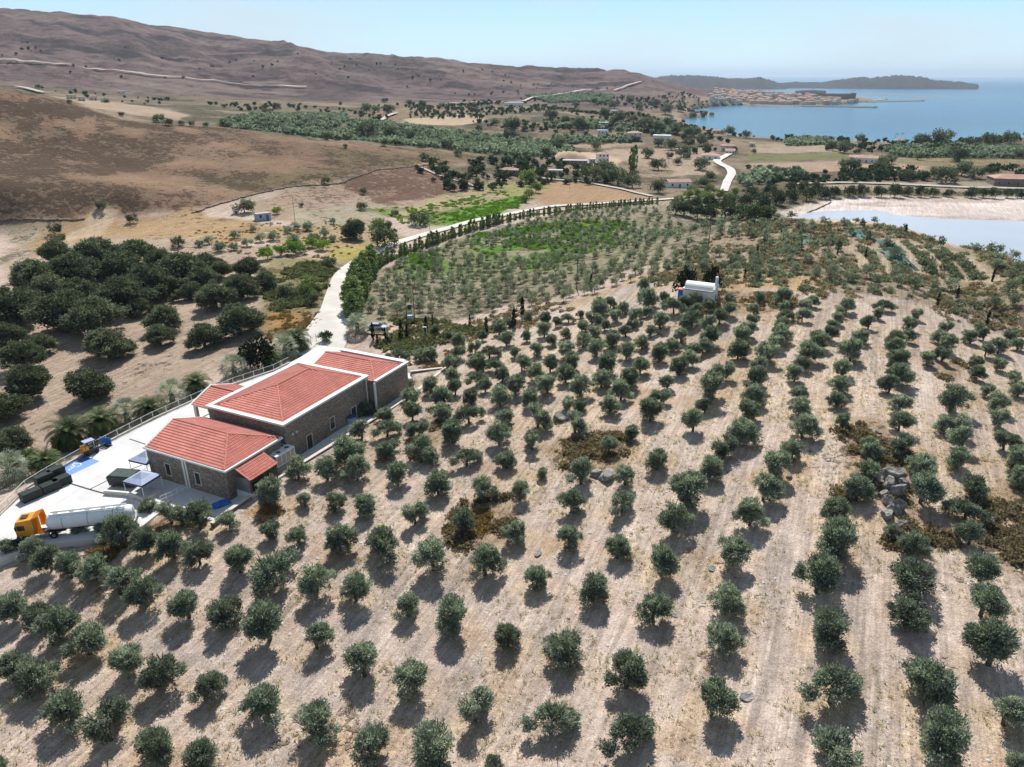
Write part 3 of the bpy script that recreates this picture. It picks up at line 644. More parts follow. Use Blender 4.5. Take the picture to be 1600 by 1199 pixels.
# drop the ground that lies deep under the sea
keep = (GZ.ravel()[F].max(1) > -4.9); F = F[keep]
me = np_mesh('terrain', np.stack([GX, GY, GZ], -1).reshape(-1, 3), F, ['earth'], attrs={'cover': cov.reshape(-1, 4)}, smooth_=True)
terr = link('terrain', me); tag(terr, 'dry hilly ground of straw, scrub and soil running back to the mountain', kind='structure')

# ---------------------------------------------------------------- sea, salt lake
SR = 100; rs = 350*(58000/350)**(np.arange(SR)/(SR-1)); an = np.radians(np.linspace(-75, 75, 91))
SX = rs[:, None]*np.sin(an); SY = rs[:, None]*np.cos(an); sc = poly_sd(SX, SY, COAST)
dep = smooth(0, 260, -sc)**.7*.55+.45*smooth(100, 1500, -sc); idx = np.arange(SR*91).reshape(SR, 91)
F = np.stack([idx[:-1, :-1], idx[1:, :-1], idx[1:, 1:], idx[:-1, 1:]], -1).reshape(-1, 4)[:, ::-1]
me = np_mesh('sea', np.stack([SX, SY, 0*SX], -1).reshape(-1, 3), F, ['sea_water'], attrs={'depth': np.stack([dep]*3+[0*dep+1], -1).reshape(-1, 4)})
# sea only outside the near land, so that nothing lies under the fields
tag(link('sea', me), 'blue sea of the bay reaching to the horizon', kind='structure')
wl = W((1262,334),(1290,331),(1335,330),(1364,330),(1385,333),(1397,337),(1430,340),(1465,343),(1530,345),(1600,347),(1760,350)); wl = [tuple(p) for p in wl]
far_side = [(wl[-1][0]+30, wl[-1][1]-60), (wl[-1][0]+10, wl[-1][1]-180)]
near_side = [tuple(p[:2]) for p in at_z(np.array([1700, 1560, 1420, 1300, 1240]), np.array([470, 440, 400, 360, 342]), .66)]
mb = MB(); zl = .95
bx = np.array(wl+far_side+near_side); 
mb.add([(x, y, zl) for x, y in bx], [tuple(range(len(bx)))], 'lake_water')
lk = mb.build('lake_water'); tag(lk, 'pale blue shallow water of the salt lake behind the hill', kind='structure')
# ---------------------------------------------------------------- leaves, trunks, crowns
def leaves(rng, C, D, l, w, colr, jit=.5):
    """diamond leaves at C pointing roughly along D"""
    n = len(C); a = D+rng.normal(0, jit, (n, 3)); a /= np.linalg.norm(a, axis=1)[:, None]+1e-9
    q = rng.normal(0, 1, (n, 3)); s = np.cross(a, q); s /= np.linalg.norm(s, axis=1)[:, None]+1e-9
    ll = (l*rng.uniform(.7, 1.3, n))[:, None]; ww = (w*rng.uniform(.7, 1.3, n))[:, None]
    V = np.stack([C-a*ll*.5, C+s*ww*.5, C+a*ll*.5, C-s*ww*.5], 1).reshape(-1, 3)
    F = np.arange(n*4).reshape(n, 4); c = np.repeat(np.clip(colr, 0, 1), 4); return V, F, np.stack([c, c, c, c*0+1], -1)
def crown_np(rng, lobes, nclump, per, cr, l, w, zmin=.0, upb=.3, inner=.12, squash=.8):
    lob = np.array(lobes, float); wt = (lob[:, 3]*lob[:, 4]); wt = wt/wt.sum()
    k = rng.choice(len(lob), nclump, p=wt); d = rng.normal(0, 1, (nclump, 3)); d[:, 2] = d[:, 2]*.9+.25; d /= np.linalg.norm(d, axis=1)[:, None]
    rad = 1-np.abs(rng.normal(0, .16, nclump)); rad = np.where(rng.random(nclump) < inner, rng.uniform(.2, .8, nclump), rad)
    cc = lob[k, :3]+d*rad[:, None]*lob[k][:, [3, 3, 4]]
    cc = cc[cc[:, 2] > zmin]; d = d[:len(cc)] if len(d) == len(cc) else None
    cen = lob[:, :3].mean(0); n = len(cc); tone = np.repeat(rng.uniform(.15, .85, n), per)
    C = np.repeat(cc, per, 0)+rng.normal(0, 1, (n*per, 3))*[cr, cr, cr*squash]; out = C-cen; out /= np.linalg.norm(out, axis=1)[:, None]+1e-9
    out[:, 2] += upb
    return leaves(rng, C, out, l, w, tone+rng.normal(0, .2, n*per))
def trunk_mb(rng, h, r, spread, nl, m='bark', lean=.15):
    mb = MB(); top = Vector((rng.normal(0, lean), rng.normal(0, lean), h*.42)); mb.bar((0, 0, -.5), top, r*1.25, m, 7, r*.85)
    for i in range(nl):
        t = 2*math.pi*(i+rng.random()*.6)/nl; e = top+Vector((math.cos(t)*spread*.55, math.sin(t)*spread*.55, h*.28)); mb.bar(top, e, r*.62, m, 5, r*.35)
        for s in (-1, 1):
            f = e+Vector((math.cos(t+s*.6)*spread*.35, math.sin(t+s*.6)*spread*.35, h*.22*rng.uniform(.7, 1.3))); mb.bar(e, f, r*.34, m, 4, r*.12)
    return mb
def mesh_of(mb, name):
    o = mb.build(name); me = o.data; bpy.data.objects.remove(o); return me
class Kind:
    """one variant of a tree: shared crown and trunk meshes"""
    def __init__(s, crown, trunk, cn='crown', tn='trunk'): s.c = crown; s.t = trunk; s.cn = cn; s.tn = tn
    def put(s, name, loc, rz, sc, label, cat, group=None):
        e = empty(name, loc, rz, 1.0); e.scale = sc if isinstance(sc, tuple) else (sc,)*3
        link(s.cn, s.c, e); link(s.tn, s.t, e); return tag(e, label, cat, group)

def olive_kind(seed, n=200, per=42, two=False):
    r = np.random.default_rng(seed); lob = []
    for i in range(r.integers(6, 12)):
        t = r.uniform(0, 6.28); q = r.uniform(.2, 1.42); lob.append((math.cos(t)*q, math.sin(t)*q, r.uniform(.85, 2.35), r.uniform(.45, .95), r.uniform(.45, .85)))
    lob.append((0, 0, 2.1, 1.15, .95))
    if two: lob = [(x+(1.0 if i % 2 else -.9), y*.7, z-.4*(i % 2), a*.8, b*.85) for i, (x, y, z, a, b) in enumerate(lob)]
    V, F, c = crown_np(r, lob, n, per, .165, .24, .09, zmin=.28)
    return Kind(np_mesh('olive_crown', V, F, ['olive_leaf'], attrs={'leaf': c}), mesh_of(trunk_mb(r, 2.9, .17, 1.3, 4), 'olive_trunk'))
OK_ = [olive_kind(100+i, two=(i in (3, 9))) for i in range(12)]
rows_lab = olive_labels(OL, OL_P, OL_W)
r = np.random.default_rng(5)
for i in np.argsort(-OL_W*0-OL[:, 1]):
    k = OK_[r.integers(0, 12)] if OL[i, 2] < 68 else OK_[r.choice([3, 5, 9, 7])]
    s = OL_W[i]/3.5; k.put('olive_tree', tuple(OL_P[i]), r.uniform(0, 6.28), (s, s, s*r.uniform(.95, 1.2)), rows_lab[i], 'olive tree', 'old olive trees of the grove')

# ---- valley oaks
def oak_kind(seed, n=420, per=46):
    r = np.random.default_rng(seed); lob = [(0, 0, 4.2, 3.1, 2.6)]
    for i in range(r.integers(9, 14)):
        t = r.uniform(0, 6.28); q = r.uniform(1.6, 3.6); lob.append((math.cos(t)*q, math.sin(t)*q, r.uniform(2.0, 5.2-q*.4), r.uniform(1.2, 2.0), r.uniform(1.0, 1.6)))
    V, F, c = crown_np(r, lob, n, per,   .36, .42, .24, zmin=.45, inner=.2)
    return Kind(np_mesh('oak_crown', V, F, ['oak_leaf'], attrs={'leaf': c}), mesh_of(trunk_mb(r, 5.0, .35, 3.2, 5), 'oak_trunk'))
OAK = [oak_kind(300+i) for i in range(6)]
OAKS = """132 599 80,40 596 76,165 534 76,248 522 50,317 522 62,34 555 70,64 537 48,257 495 60,216 478 44,371 495 82,334 461 62,145 491 90,101 478 96,20 471 96,54 431 80,
111 417 86,148 400 80,189 414 80,209 392 64,229 437 84,189 458 84,280 417 84,280 447 36,314 431 60,320 410 50,388 417 50,375 444 60,415 437 40,20 684 60,6 633 70,5 520 60,
86 392 50,345 420 44,250 408 56,75 450 70,120 455 70,300 452 40,3 700 50,555 357 46"""
def arr(s): return np.array([[float(t) for t in q.split()] for q in s.replace('\n', '').split(',') if q.strip()])
def by_x(A): o = np.argsort(A[:, 0]); rk = np.empty(len(A), int); rk[o] = np.arange(len(A)); return rk
A = arr(OAKS); P, Wd = place(A, .72, 0, .5); rk = by_x(A); r = np.random.default_rng(8)
named = {(132,599): 'lone round oak on the straw slope nearest the palms', (20,684): 'dark oak at the left edge just above the palms', (165,534): 'broad oak standing clear below the dense oak belt',
         (317,522): 'round grey-green oak at the right end of the clearing', (248,522): 'small oak with a visible trunk in the clearing', (371,495): 'wide oak above the clearing, nearest the driveway shrubs',
         (555,357): 'single very dark oak beside the valley road bend'}
for i, (x, y, w) in enumerate(A):
    lab = named.get((int(x), int(y)), f"dark valley oak, {ordinal(int(rk[i])+1)} from the left among the big oaks left of the driveway")
    s = Wd[i]/9.4; OAK[r.integers(0, 6)].put('oak_tree', tuple(P[i]), r.uniform(0, 6.28), (s, s, s*r.uniform(.8, .95)), lab, 'oak tree', 'oaks of the valley')

# ---- small leafy trees and bushes of the valley, by colour
def bush_kind(mat, seed, n=60, per=20, l=.34, w=.2, nm='bush'):
    r = np.random.default_rng(seed); lob = [(0, 0, 1.6, 1.4, 1.2)]+[(math.cos(t)*1.1, math.sin(t)*1.1, r.uniform(.9, 2.1), r.uniform(.6, 1.0), r.uniform(.5, .9)) for t in r.uniform(0, 6.28, 6)]
    V, F, c = crown_np(r, lob, n, per, .26, l, w, zmin=.1, inner=.15)
    return Kind(np_mesh(nm+'_crown', V, F, [mat], attrs={'leaf': c}), mesh_of(trunk_mb(r, 1.9, .10, .9, 4), nm+'_trunk'))
BK = {m: [bush_kind(m+'_leaf', 400+j*7+i) for i in range(3)] for j, m in enumerate(('olive', 'bright', 'dark', 'oak', 'poplar', 'scrub', 'cypress'))}
def bushes(s, mat, name, cat, lab, group, hk=.8, seed=1, ck=.5):
    A = arr(s); P, Wd = place(A, hk, 0, ck); rk = by_x(A); r = np.random.default_rng(seed)
    for i in range(len(A)):
        l = lab % ordinal(int(rk[i])+1) if '%s' in lab else lab; k = BK[mat][r.integers(0, 3)]; sc = Wd[i]/3.6
        k.put(name, tuple(P[i]), r.uniform(0, 6.28), (sc, sc, sc*hk/.85*r.uniform(.9, 1.1)), l, cat, group if len(A) > 1 else None)
bushes("326 375 16,366 366 16,386 378 18,407 371 18,427 368 20,344 385 20,364 385 16,449 358 16,464 353 12,481 353 18,459 375 24,489 371 20,506 364 18,310 380 14,395 358 12,520 372 14,470 388 16,520 345 12,590 352 14",
       'olive', 'olive_tree', 'olive tree', 'small olive, %s from the left in the plot below the blue shack', 'small olives below the blue shack', seed=2)
bushes("417 396 24,439 390 22,462 385 30,486 378 22,503 382 22,432 329 14", 'bright', 'fruit_tree', 'fruit tree', 'bright yellow-green fruit tree, %s from the left below the small olives', 'bright fruit trees in the valley', seed=3)
bushes("84 358 22,207 341 18,380 320 30,508 282 14,432 165 14,414 174 12,159 321 18,516 408 22,486 466 26,449 452 28,600 369 44,655 340 30,567 298 13,564 321 18,616 333 13,729 274 12,699 262 10,714 272 10,746 282 12,270 465 18,278 378 22,92 372 18,602 352 22,470 320 9,735 262 9",
       'oak', 'round_bush', 'bush', 'dark round bush or small tree, %s from the left on the open valley slopes', 'scattered dark bushes of the valley', seed=4)
bushes("486 441 30,474 452 26,822 274 28,827 303 16,837 293 20,820 311 14,590 352 26", 'poplar', 'green_shrub', 'shrub', 'fresh green shrub, %s from the left along the valley road', 'fresh green shrubs along the road', seed=5)
bushes("506 527 24", 'dark', 'driveway_shrub', 'shrub', 'small dark shrub alone at the edge of the pale driveway', None, seed=6)
bushes("400 548 46", 'cypress', 'pine_tree', 'pine tree', 'very dark tree among the palms left of the building', None, hk=1.3, seed=6)
bushes("388 560 40,420 566 24,30 722 40,95 690 30", 'dark', 'garden_shrub', 'shrub', 'dark garden shrub, %s from the left between the palms', 'garden shrubs between the palms', seed=7)
bushes("1072 440 34,1112 440 30", 'cypress', 'cypress_tree', 'cypress', 'black-green bushy cypress behind the chapel, %s from the left', 'dark cypresses behind the chapel', hk=1.5, seed=8)
# old dark trees of the plain
PL = """925 269 36,948 262 28,965 276 34,989 282 28,1030 255 26,570 203 30,797 210 20,800 195 30,932 228 18,871 225 26,571 169 20,589 170 14,606 170 20,601 156 10,862 180 22,884 186 16,905 190 22,1013 239 20,
1046 242 14,1056 323 30,1030 291 26,1138 204 18,1166 209 16,1085 205 22,1095 255 26,1108 275 18,1096 283 22,1245 270 22,1343 216 16,1340 235 10,1475 216 34,1440 218 26,
1515 222 18,1545 218 30,1580 215 24,1500 240 30,1435 244 14,1380 261 26,1380 252 18,1394 248 20,1415 271 26,1440 272 18,1460 270 22,1480 272 34,1505 262 30,1525 270 22,1590 241 16,1302 228 18,1320 230 22,1320 256 20,1335 256 22,1245 264 14,1215 270 14,
1065 235 26,1050 225 22,1030 222 18,1075 222 20,1100 218 24,1107 228 16,1072 243 14,1060 252 14,690 262 14,665 245 16,728 215 14,760 220 16,700 225 22,640 212 20,610 205 24,855 236 20,900 240 14,1178 236 8,775 190 14,820 200 12,748 200 12,
945 175 18,965 182 22,990 186 16,1010 190 24,1030 196 22,1046 190 18,1060 200 22,1075 206 20,1082 180 12,1100 178 12,1112 178 8,1000 165 14,960 162 18,930 158 14,900 163 12,1040 170 20,1065 168 16,1025 160 14,985 155 16,690 165 10,660 162 14,640 160 12,
540 228 8,300 193 10,320 194 10,262 190 14,283 192 10,247 184 18,190 178 10,350 193 14,385 186 10,420 196 14,450 200 14,480 205 14,510 212 16,545 213 14,600 222 14,655 226 12,715 238 14,350 165 8,107 155 8,165 158 8,58 135 8"""
bushes(PL, 'oak', 'plain_tree', 'tree', 'dark round tree, %s from the left among the scattered trees of the plain', 'scattered trees of the plain', seed=9)
bushes("1070 326 26,1090 330 28,1112 331 30,1135 331 32,1158 332 30,1180 333 32,1200 333 26,1085 318 26,1110 316 28,1140 315 26,1165 314 26,1190 312 28,1215 308 26,1238 305 26,1262 302 26,1285 300 24,1305 299 22,1328 298 22,1350 298 22,1378 299 22,1400 298 24,1420 299 18,1440 300 20,1460 300 18,1484 301 16,1520 301 20,1538 301 18,1556 302 20,1575 302 18,1592 302 18,1175 300 22,1205 296 22,1235 293 20,1255 291 18,1275 290 16",
       'dark', 'roadside_tree', 'tree', 'dark green tree, %s from the left in the belt beyond the hill', 'dark green belt of trees along the lake road', seed=10, hk=.85)
bushes("1075 305 20,1092 302 20,1105 306 22,1125 303 18,1150 300 16,1140 308 18,1080 296 16,1110 295 18,1060 312 18", 'poplar', 'green_tree', 'tree', 'fresh green tree, %s from the left in the thicket at the road end', 'fresh green thicket trees', seed=11)

# ---- poplars along the valley road
def col_kind(mat, seed, h, w, n, per, l, lw, flare=.0):
    r = np.random.default_rng(seed); m = n; z = r.uniform(.03, 1, m); rad = w/2*np.sqrt(np.clip(np.sin(np.clip(z*.93+.07, 0, 1)*math.pi), 0, 1))*(1-.35*z)*r.uniform(.5, 1, m)
    t = r.uniform(0, 6.28, m); cc = np.stack([np.cos(t)*rad, np.sin(t)*rad, z*h], -1); C = np.repeat(cc, per, 0)+r.normal(0, w*.07, (m*per, 3)); D = np.tile([0, 0, 1.], (m*per, 1))
    V, F, c = leaves(r, C, D, l, lw, np.repeat(r.uniform(.1, .9, m), per)+r.normal(0, .15, m*per), .45); mb = MB(); mb.bar((0, 0, -.4), (0, 0, h*.5), w*.06, 'bark', 5, w*.03)
    return Kind(np_mesh('column_crown', V, F, [mat], attrs={'leaf': c}), mesh_of(mb, 'column_trunk'))
POP = [col_kind('poplar_leaf', 500+i, 6.0, 1.7, 90, 12, .42, .2) for i in range(4)]
CYP = [col_kind('cypress_leaf', 520+i, 4.0, .95, 90, 12, .3, .12) for i in range(3)]
def on_line(pts, n, jit=0.3, seed=1):
    P3 = hit([p[0] for p in pts], [p[1] for p in pts])[:, :2]; seg = np.hypot(*np.diff(P3, axis=0).T); cum = np.r_[0, np.cumsum(seg)]
    t = np.linspace(0, cum[-1], n); r = np.random.default_rng(seed); x = np.interp(t, cum, P3[:, 0])+r.normal(0, jit, n); y = np.interp(t, cum, P3[:, 1])+r.normal(0, jit, n)
    return np.stack([x, y, ground(x, y)], -1)
r = np.random.default_rng(12)
P = np.concatenate([on_line([(549,500),(551,480),(556,455),(567,435),(583,421)], 22, .4, 1), on_line([(556,492),(560,470),(568,448),(582,430)], 12, .5, 2), on_line([(588,419),(612,407),(640,396),(668,386),(700,374),(735,362.5),(790,347.5),(835,338),(900,330),(960,324),(1025,319)], 118, .4, 3)])
for i, p in enumerate(P):
    near = i < 34; s = r.uniform(.95, 1.2) if near else r.uniform(.6, 1.1)*(1.0 if i < 90 else .75)
    POP[r.integers(0, 4)].put('poplar_tree', tuple(p), r.uniform(0, 6.28), (s*(2.3 if near else 1.05), s*(2.3 if near else 1.05), s*(1.05 if near else .72)),
        (f"tall bushy poplar, {ordinal(i+1)} of the dense hedge by the driveway bend" if near else f"slim young poplar, {ordinal(i-33)} from the near end of the row along the road"), 'poplar', 'poplars along the valley road')
P = hit([986,991,1125,1150,1153], [268,266,285,262,255])
for i, p in enumerate(P[:2]): POP[i].put('poplar_tree', tuple(p), 1.0, (2.6, 2.6, 2.6), f"very tall narrow poplar in the plain, {('left','right')[i]} one of the pair", 'poplar', 'pair of tall poplars')
# ---- cypresses: x, y of the foot, height in px
CYS = arr("583 531 26,602 530 18,627 531 30,636 530 22,666 521 26,760 522 26,803 512 30,816 493 28,676 508 16,734 508 16,923 452 22,1163 436 16,1182 403 18,1464 478 20,1494 468 20,1541 508 22,1550 440 18,1414 365 14,1352 402 14,590 540 18,606 540 16,624 534 14,1072 402 12,1308 398 12")
P = hit(CYS[:, 0], CYS[:, 1]); rk = by_x(CYS)
for i, p in enumerate(P):
    dep = p[1]*cP-(p[2]-CAM_H)*sP; s = CYS[i, 2]*dep/FPX/.95/4.0
    CYP[i % 3].put('cypress_tree', tuple(p), r.uniform(0, 6), (s, s, s), f"slim black-green cypress, {ordinal(int(rk[i])+1)} from the left of those dotted over the grove", 'cypress', 'slim cypresses')

# ---- palms
def palm_kind(seed, fan):
    r = np.random.default_rng(seed); mb = MB(); H = 1.5; mb.bar((0, 0, -.6), (0, 0, H), .38, 'palm_bark', 9, .30); tr = mesh_of(mb, 'palm_trunk'); VV = []; FF = []; CC = []; k = 0
    nf = 66 if fan else 60
    for i in range(nf):
        az = i*2.39996; el = math.radians(88-118*(i/nf)+r.uniform(-6, 6)); Ln = (1.35 if fan else 2.9)*r.uniform(.85, 1.1); base = np.array([0, 0, H])
        hd = np.array([math.cos(az), math.sin(az), 0]); sd = np.array([-hd[1], hd[0], 0]); pts = []; a = el; p = base.copy(); ns = 9
        for j in range(ns+1):
            pts.append(p.copy()); p = p+(hd*math.cos(a)+np.array([0, 0, 1])*math.sin(a))*Ln/ns; a -= (.05 if fan else .17)*(1+.3*r.random())
        tone = r.uniform(.2, .9)
        def q(a_, b_, c_, d_):
            nonlocal k
            VV.extend([a_, b_, c_, d_]); FF.append([k, k+1, k+2, k+3]); CC.extend([tone+r.normal(0, .08)]*4); k += 4
        for j in range(ns): q(pts[j]-sd*.03, pts[j]+sd*.03, pts[j+1]+sd*.02, pts[j+1]-sd*.02)
        if fan:
            tip = pts[-1]; f = (pts[-1]-pts[-2]); f /= np.linalg.norm(f); up = np.cross(sd, f)
            for g in np.linspace(-1.7, 1.7, 13):
                d = f*math.cos(g)+sd*math.sin(g); e = tip+d*r.uniform(.75, 1.1)*(1-.12*abs(g))+np.array([0, 0, -.22]); s2 = np.cross(d, up)*.036; m_ = tip+d*.45
                q(tip, m_+s2, e, m_-s2)
        else:
            for j in range(2, ns*3):
                t = j/3; i0 = min(int(t), ns-1); c = pts[i0]+(pts[i0+1]-pts[i0])*(t-i0); f = pts[i0+1]-pts[i0]; f /= np.linalg.norm(f); ll = .62*math.sin(min(1, t/ns*.9+.12)*math.pi)**.5
                for s in (-1, 1):
                    d = f*.55+sd*s*.8+np.array([0, 0, .28]); e = c+d*ll; wv = f*.045; q(c-wv, c+wv, e+wv*.3, e-wv*.3)
    c = np.clip(np.array(CC), 0, 1)
    return Kind(np_mesh('palm_crown', np.array(VV), np.array(FF), ['fan_leaf' if fan else 'palm_leaf'], attrs={'leaf': np.stack([c, c, c, c*0+1], -1)}), tr, 'fronds')
PD = [palm_kind(600+i, False) for i in range(3)]; PF = [palm_kind(610+i, True) for i in range(2)]
# x, y of the crown's middle, width in px, 1 = pale fan palm
PALMS = arr("110 682 64 0,158 665 54 0,198 650 54 1,233 642 46 0,268 620 54 1,306 604 44 0,365 577 46 1,445 548 50 1,463 536 44 0,15 738 66 1,70 722 44 0,423 563 34 0,558 508 38 1,45 712 34 0")
P, Wd = place(PALMS, 0, 1.7, 1.0); rk = by_x(PALMS)
for i, p in enumerate(P):
    fan = PALMS[i, 3] > .5; s = Wd[i]/(3.9 if fan else 4.2); s = min(max(s, .55), 1.5); k = (PF if fan else PD)[i % 2]
    k.put('palm_tree', tuple(p), r.uniform(0, 6), (s, s, s), f"{'silvery fan palm' if fan else 'green feather palm'}, {ordinal(int(rk[i])+1)} from the left of the palms {'beside the driveway car' if PALMS[i,0] > 540 else 'along the yard fence'}" if PALMS[i,0] < 540 else 'pale palm beside the silver car at the driveway', 'palm tree', 'palms along the yard')

# ---------------------------------------------------------------- massed plants (uncountable): one joined mesh each
def scatter(name, variants, P, sc, rz, mat, label, szk=None, seed=1):
    Vs = []; Fs = []; Cs = []; k = 0; r = np.random.default_rng(seed)
    for i in range(len(P)):
        V, F, c = variants[i % len(variants)]; cs, sn = math.cos(rz[i]), math.sin(rz[i]); s = sc[i]; z = s*(szk[i] if szk is not None else 1)
        Q = np.empty_like(V); Q[:, 0] = (V[:, 0]*cs-V[:, 1]*sn)*s; Q[:, 1] = (V[:, 0]*sn+V[:, 1]*cs)*s; Q[:, 2] = V[:, 2]*z; Vs.append(Q+P[i]); Fs.append(F+k); k += len(V)
        c2 = c.copy(); c2[:, :3] += r.normal(0, .16); Cs.append(np.clip(c2, 0, 1))
    return tag(link(name, np_mesh(name, np.concatenate(Vs), np.concatenate(Fs), [mat], attrs={'leaf': np.concatenate(Cs)})), label, kind='stuff')
def small_tree(seed, n=26, per=8, l=.42, w=.2, cr=.22):
    r = np.random.default_rng(seed); lob = [(0, 0, 1.15, .8, .8)]+[(math.cos(t)*.5, math.sin(t)*.5, r.uniform(.7, 1.8), .5, .5) for t in r.uniform(0, 6.28, 4)]
    V, F, c = crown_np(r, lob, n, per, cr, l, w, zmin=.2); tv = []
    for a in (0, 1.57): tv += [(-.05*math.cos(a), -.05*math.sin(a), -.2), (.05*math.cos(a), .05*math.sin(a), -.2), (.04*math.cos(a), .04*math.sin(a), 1.1), (-.04*math.cos(a), -.04*math.sin(a), 1.1)]
    k = len(V); return np.concatenate([V, np.array(tv)]), np.concatenate([F, [[k, k+1, k+2, k+3], [k+4, k+5, k+6, k+7]]]), np.concatenate([c, np.tile([.1, .1, .1, 1], (8, 1))])
def in_poly(P, x, y): return poly_sd(x, y, P) < 0
def lattice(poly, sp_u, sp_v, ang, jit, seed):
    Pw = W(*poly); r = np.random.default_rng(seed); c, s = math.cos(ang), math.sin(ang); a = Pw@np.array([c, s]); b = Pw@np.array([-s, c])
    A_, B_ = np.meshgrid(np.arange(a.min(), a.max(), sp_u), np.arange(b.min(), b.max(), sp_v)); A_ = A_.ravel()+r.normal(0, jit, A_.size); B_ = B_.ravel()+r.normal(0, jit, B_.size)
    x = A_*c-B_*s; y = A_*s+B_*c; k = in_poly(Pw, x, y); x = x[k]; y = y[k]; return np.stack([x, y, ground(x, y)], -1)
def seen(P, up=1.0):
    """which points can be seen from the camera"""
    q = P+[0, 0, up]; d = np.hypot(q[:, 0], q[:, 1]); t = np.linspace(.15, .985, 60)[None, :, None]; C0 = np.array([0, 0, CAM_H]); pts = C0+(q[:, None, :]-C0)*t
    ok = (pts[..., 2] > ground(pts[..., 0], pts[..., 1])).all(1); x, y = project(q); return ok & (x > -60) & (x < 1660) & (y < 1240)
YV = [small_tree(700+i, 60, 9, .30, .12, .19) for i in range(6)]
YS = [small_tree(720+i, 20, 7, .50, .24) for i in range(6)]
r = np.random.default_rng(21)
YO = lattice([(574,497),(576,460),(602,424),(702,382),(850,342),(1030,326),(1180,340),(1270,347),(1350,350),(1420,362),(1500,392),(1600,416),(1680,430),(1680,500),(1600,500),(1500,470),(1400,448),(1300,440),(1190,442),(1130,428),(1040,428),(1000,438),(900,470),(800,488),(700,502),(625,508)], 4.1, 3.9, B_ANG+.18, .55, 22)
YO = YO[seen(YO)]; px, py = project(YO)
bare = fbm(YO[:, 0], YO[:, 1], 18, 2, 81); ok_t = np.min([line_d(YO[:, 0], YO[:, 1], t) for t in TERR], 0) > 2.0; bare = np.where(ok_t, bare, 0)
YO = YO[(bare > .34) & (r.random(len(YO)) < np.where(px > 1300, .75, np.where(px > 1050, .85, .93)))]
px, py = project(YO); order = np.argsort(-py); YO = YO[order]; px = px[order]; py = py[order]
YME = [Kind(np_mesh('young_crown', V[:-8], F[:-2], ['young_leaf'], attrs={'leaf': c[:-8]}), mesh_of(trunk_mb(np.random.default_rng(770+i), 1.4, .05, .45, 3), 'young_trunk')) for i, (V, F, c) in enumerate(YV)]
NI = 300; o_ = np.argsort(px[:NI]); rk = np.empty(NI, int); rk[o_] = np.arange(NI)
band = np.digitize(py[:NI], np.quantile(py[:NI], [.2, .4, .6, .8]))
for b_ in range(5):
    idx = np.where(band == b_)[0]; idx = idx[np.argsort(px[idx])]; bn = ('farthest', 'fourth', 'third', 'second', 'nearest')[b_]
    for j, i in enumerate(idx):
        s = r.uniform(.85, 1.35); YME[i % 6].put('young_olive_tree', tuple(YO[i]), r.uniform(0, 6.28), (s, s, s*r.uniform(.9, 1.2)), f"young grey olive tree, {ordinal(j+1)} from the left in the {bn} band of the flat orchard", 'young olive tree', 'young olives of the flat orchard')
n = len(YO)-NI
scatter('young_orchard_trees', YS, YO[NI:], r.uniform(.75, 1.2, n), r.uniform(0, 6, n), 'young_leaf', 'hundreds of small grey olives in the far orchard and hilltop', r.uniform(.8, 1.2, n), 3)
# dwarf thorn scrub
def mound(seed, n=22, per=5, l=.30, w=.2):
    r = np.random.default_rng(seed); V, F, c = crown_np(r, [(0, 0, .08, .62, .3), (.3, .2, .1, .4, .22), (-.3, .1, .1, .4, .2)], n, per, .12, l, w, zmin=-.05, upb=.9); return V, F, c
MV = [mound(800+i) for i in range(6)]
def field(poly, n, seed, thr=.5, sc=14):
    Pw = W(*poly); r = np.random.default_rng(seed); lo = Pw.min(0); hi = Pw.max(0); x = r.uniform(lo[0], hi[0], n*4); y = r.uniform(lo[1], hi[1], n*4); k = (poly_sd(x, y, Pw)+(fbm(x, y, 6, 3, seed+3)-.5)*9 < 0) & (fbm(x, y, sc, 3, seed) > thr) & (np.min([line_d(x, y, t) for t in TERR], 0) > 1.7); x = x[k][:n]; y = y[k][:n]
    P = np.stack([x, y, ground(x, y)], -1); return P[seen(P, .3)]
Pn = np.concatenate([field([(1000,440),(1060,395),(1180,342),(1270,347),(1350,351),(1420,362),(1500,392),(1600,412),(1680,428),(1680,560),(1600,535),(1520,505),(1460,500),(1380,470),(1250,462),(1150,458),(1110,440),(1050,445)], 1700, 31, .47, 9),
    field([(590,505),(700,500),(850,470),(900,480),(820,520),(750,530),(650,545),(600,540)], 260, 32, .45)])
n = len(Pn); scatter('hilltop_scrub', MV, Pn, r.uniform(.7, 1.6, n), r.uniform(0, 6, n), 'scrub_leaf', 'low purple-brown thorn scrub covering the hilltop', r.uniform(.7, 1.1, n), 4)
Pn = np.concatenate([field(p, m_, 40+i, .47, 3.5) for i, (p, m_) in enumerate([([(1325,655),(1370,650),(1400,700),(1440,800),(1480,830),(1450,860),(1400,850),(1380,790),(1330,790),(1300,830),(1290,780),(1320,740)], 190),
    ([(1560,760),(1620,700),(1680,760),(1680,900),(1620,920),(1560,880),(1520,850),(1480,800),(1520,780)], 220), ([(1450,570),(1500,565),(1500,600),(1470,615)], 50),
    ([(845,705),(900,685),(960,680),(985,700),(940,725),(880,735)], 110), ([(700,820),(760,775),(805,800),(790,840),(740,860)], 110), ([(1080,462),(1240,464),(1240,485),(1100,490)], 110), ([(640,700),(680,640),(700,650),(690,690),(665,715)], 60)])])
n = len(Pn); Pn2 = field([(1000,445),(1060,395),(1180,342),(1270,347),(1350,351),(1420,362),(1500,392),(1600,412),(1680,428),(1680,560),(1600,520),(1500,500),(1380,462),(1250,455),(1150,452),(1050,445)], 1300, 35, .46, 11)
rows_ = []
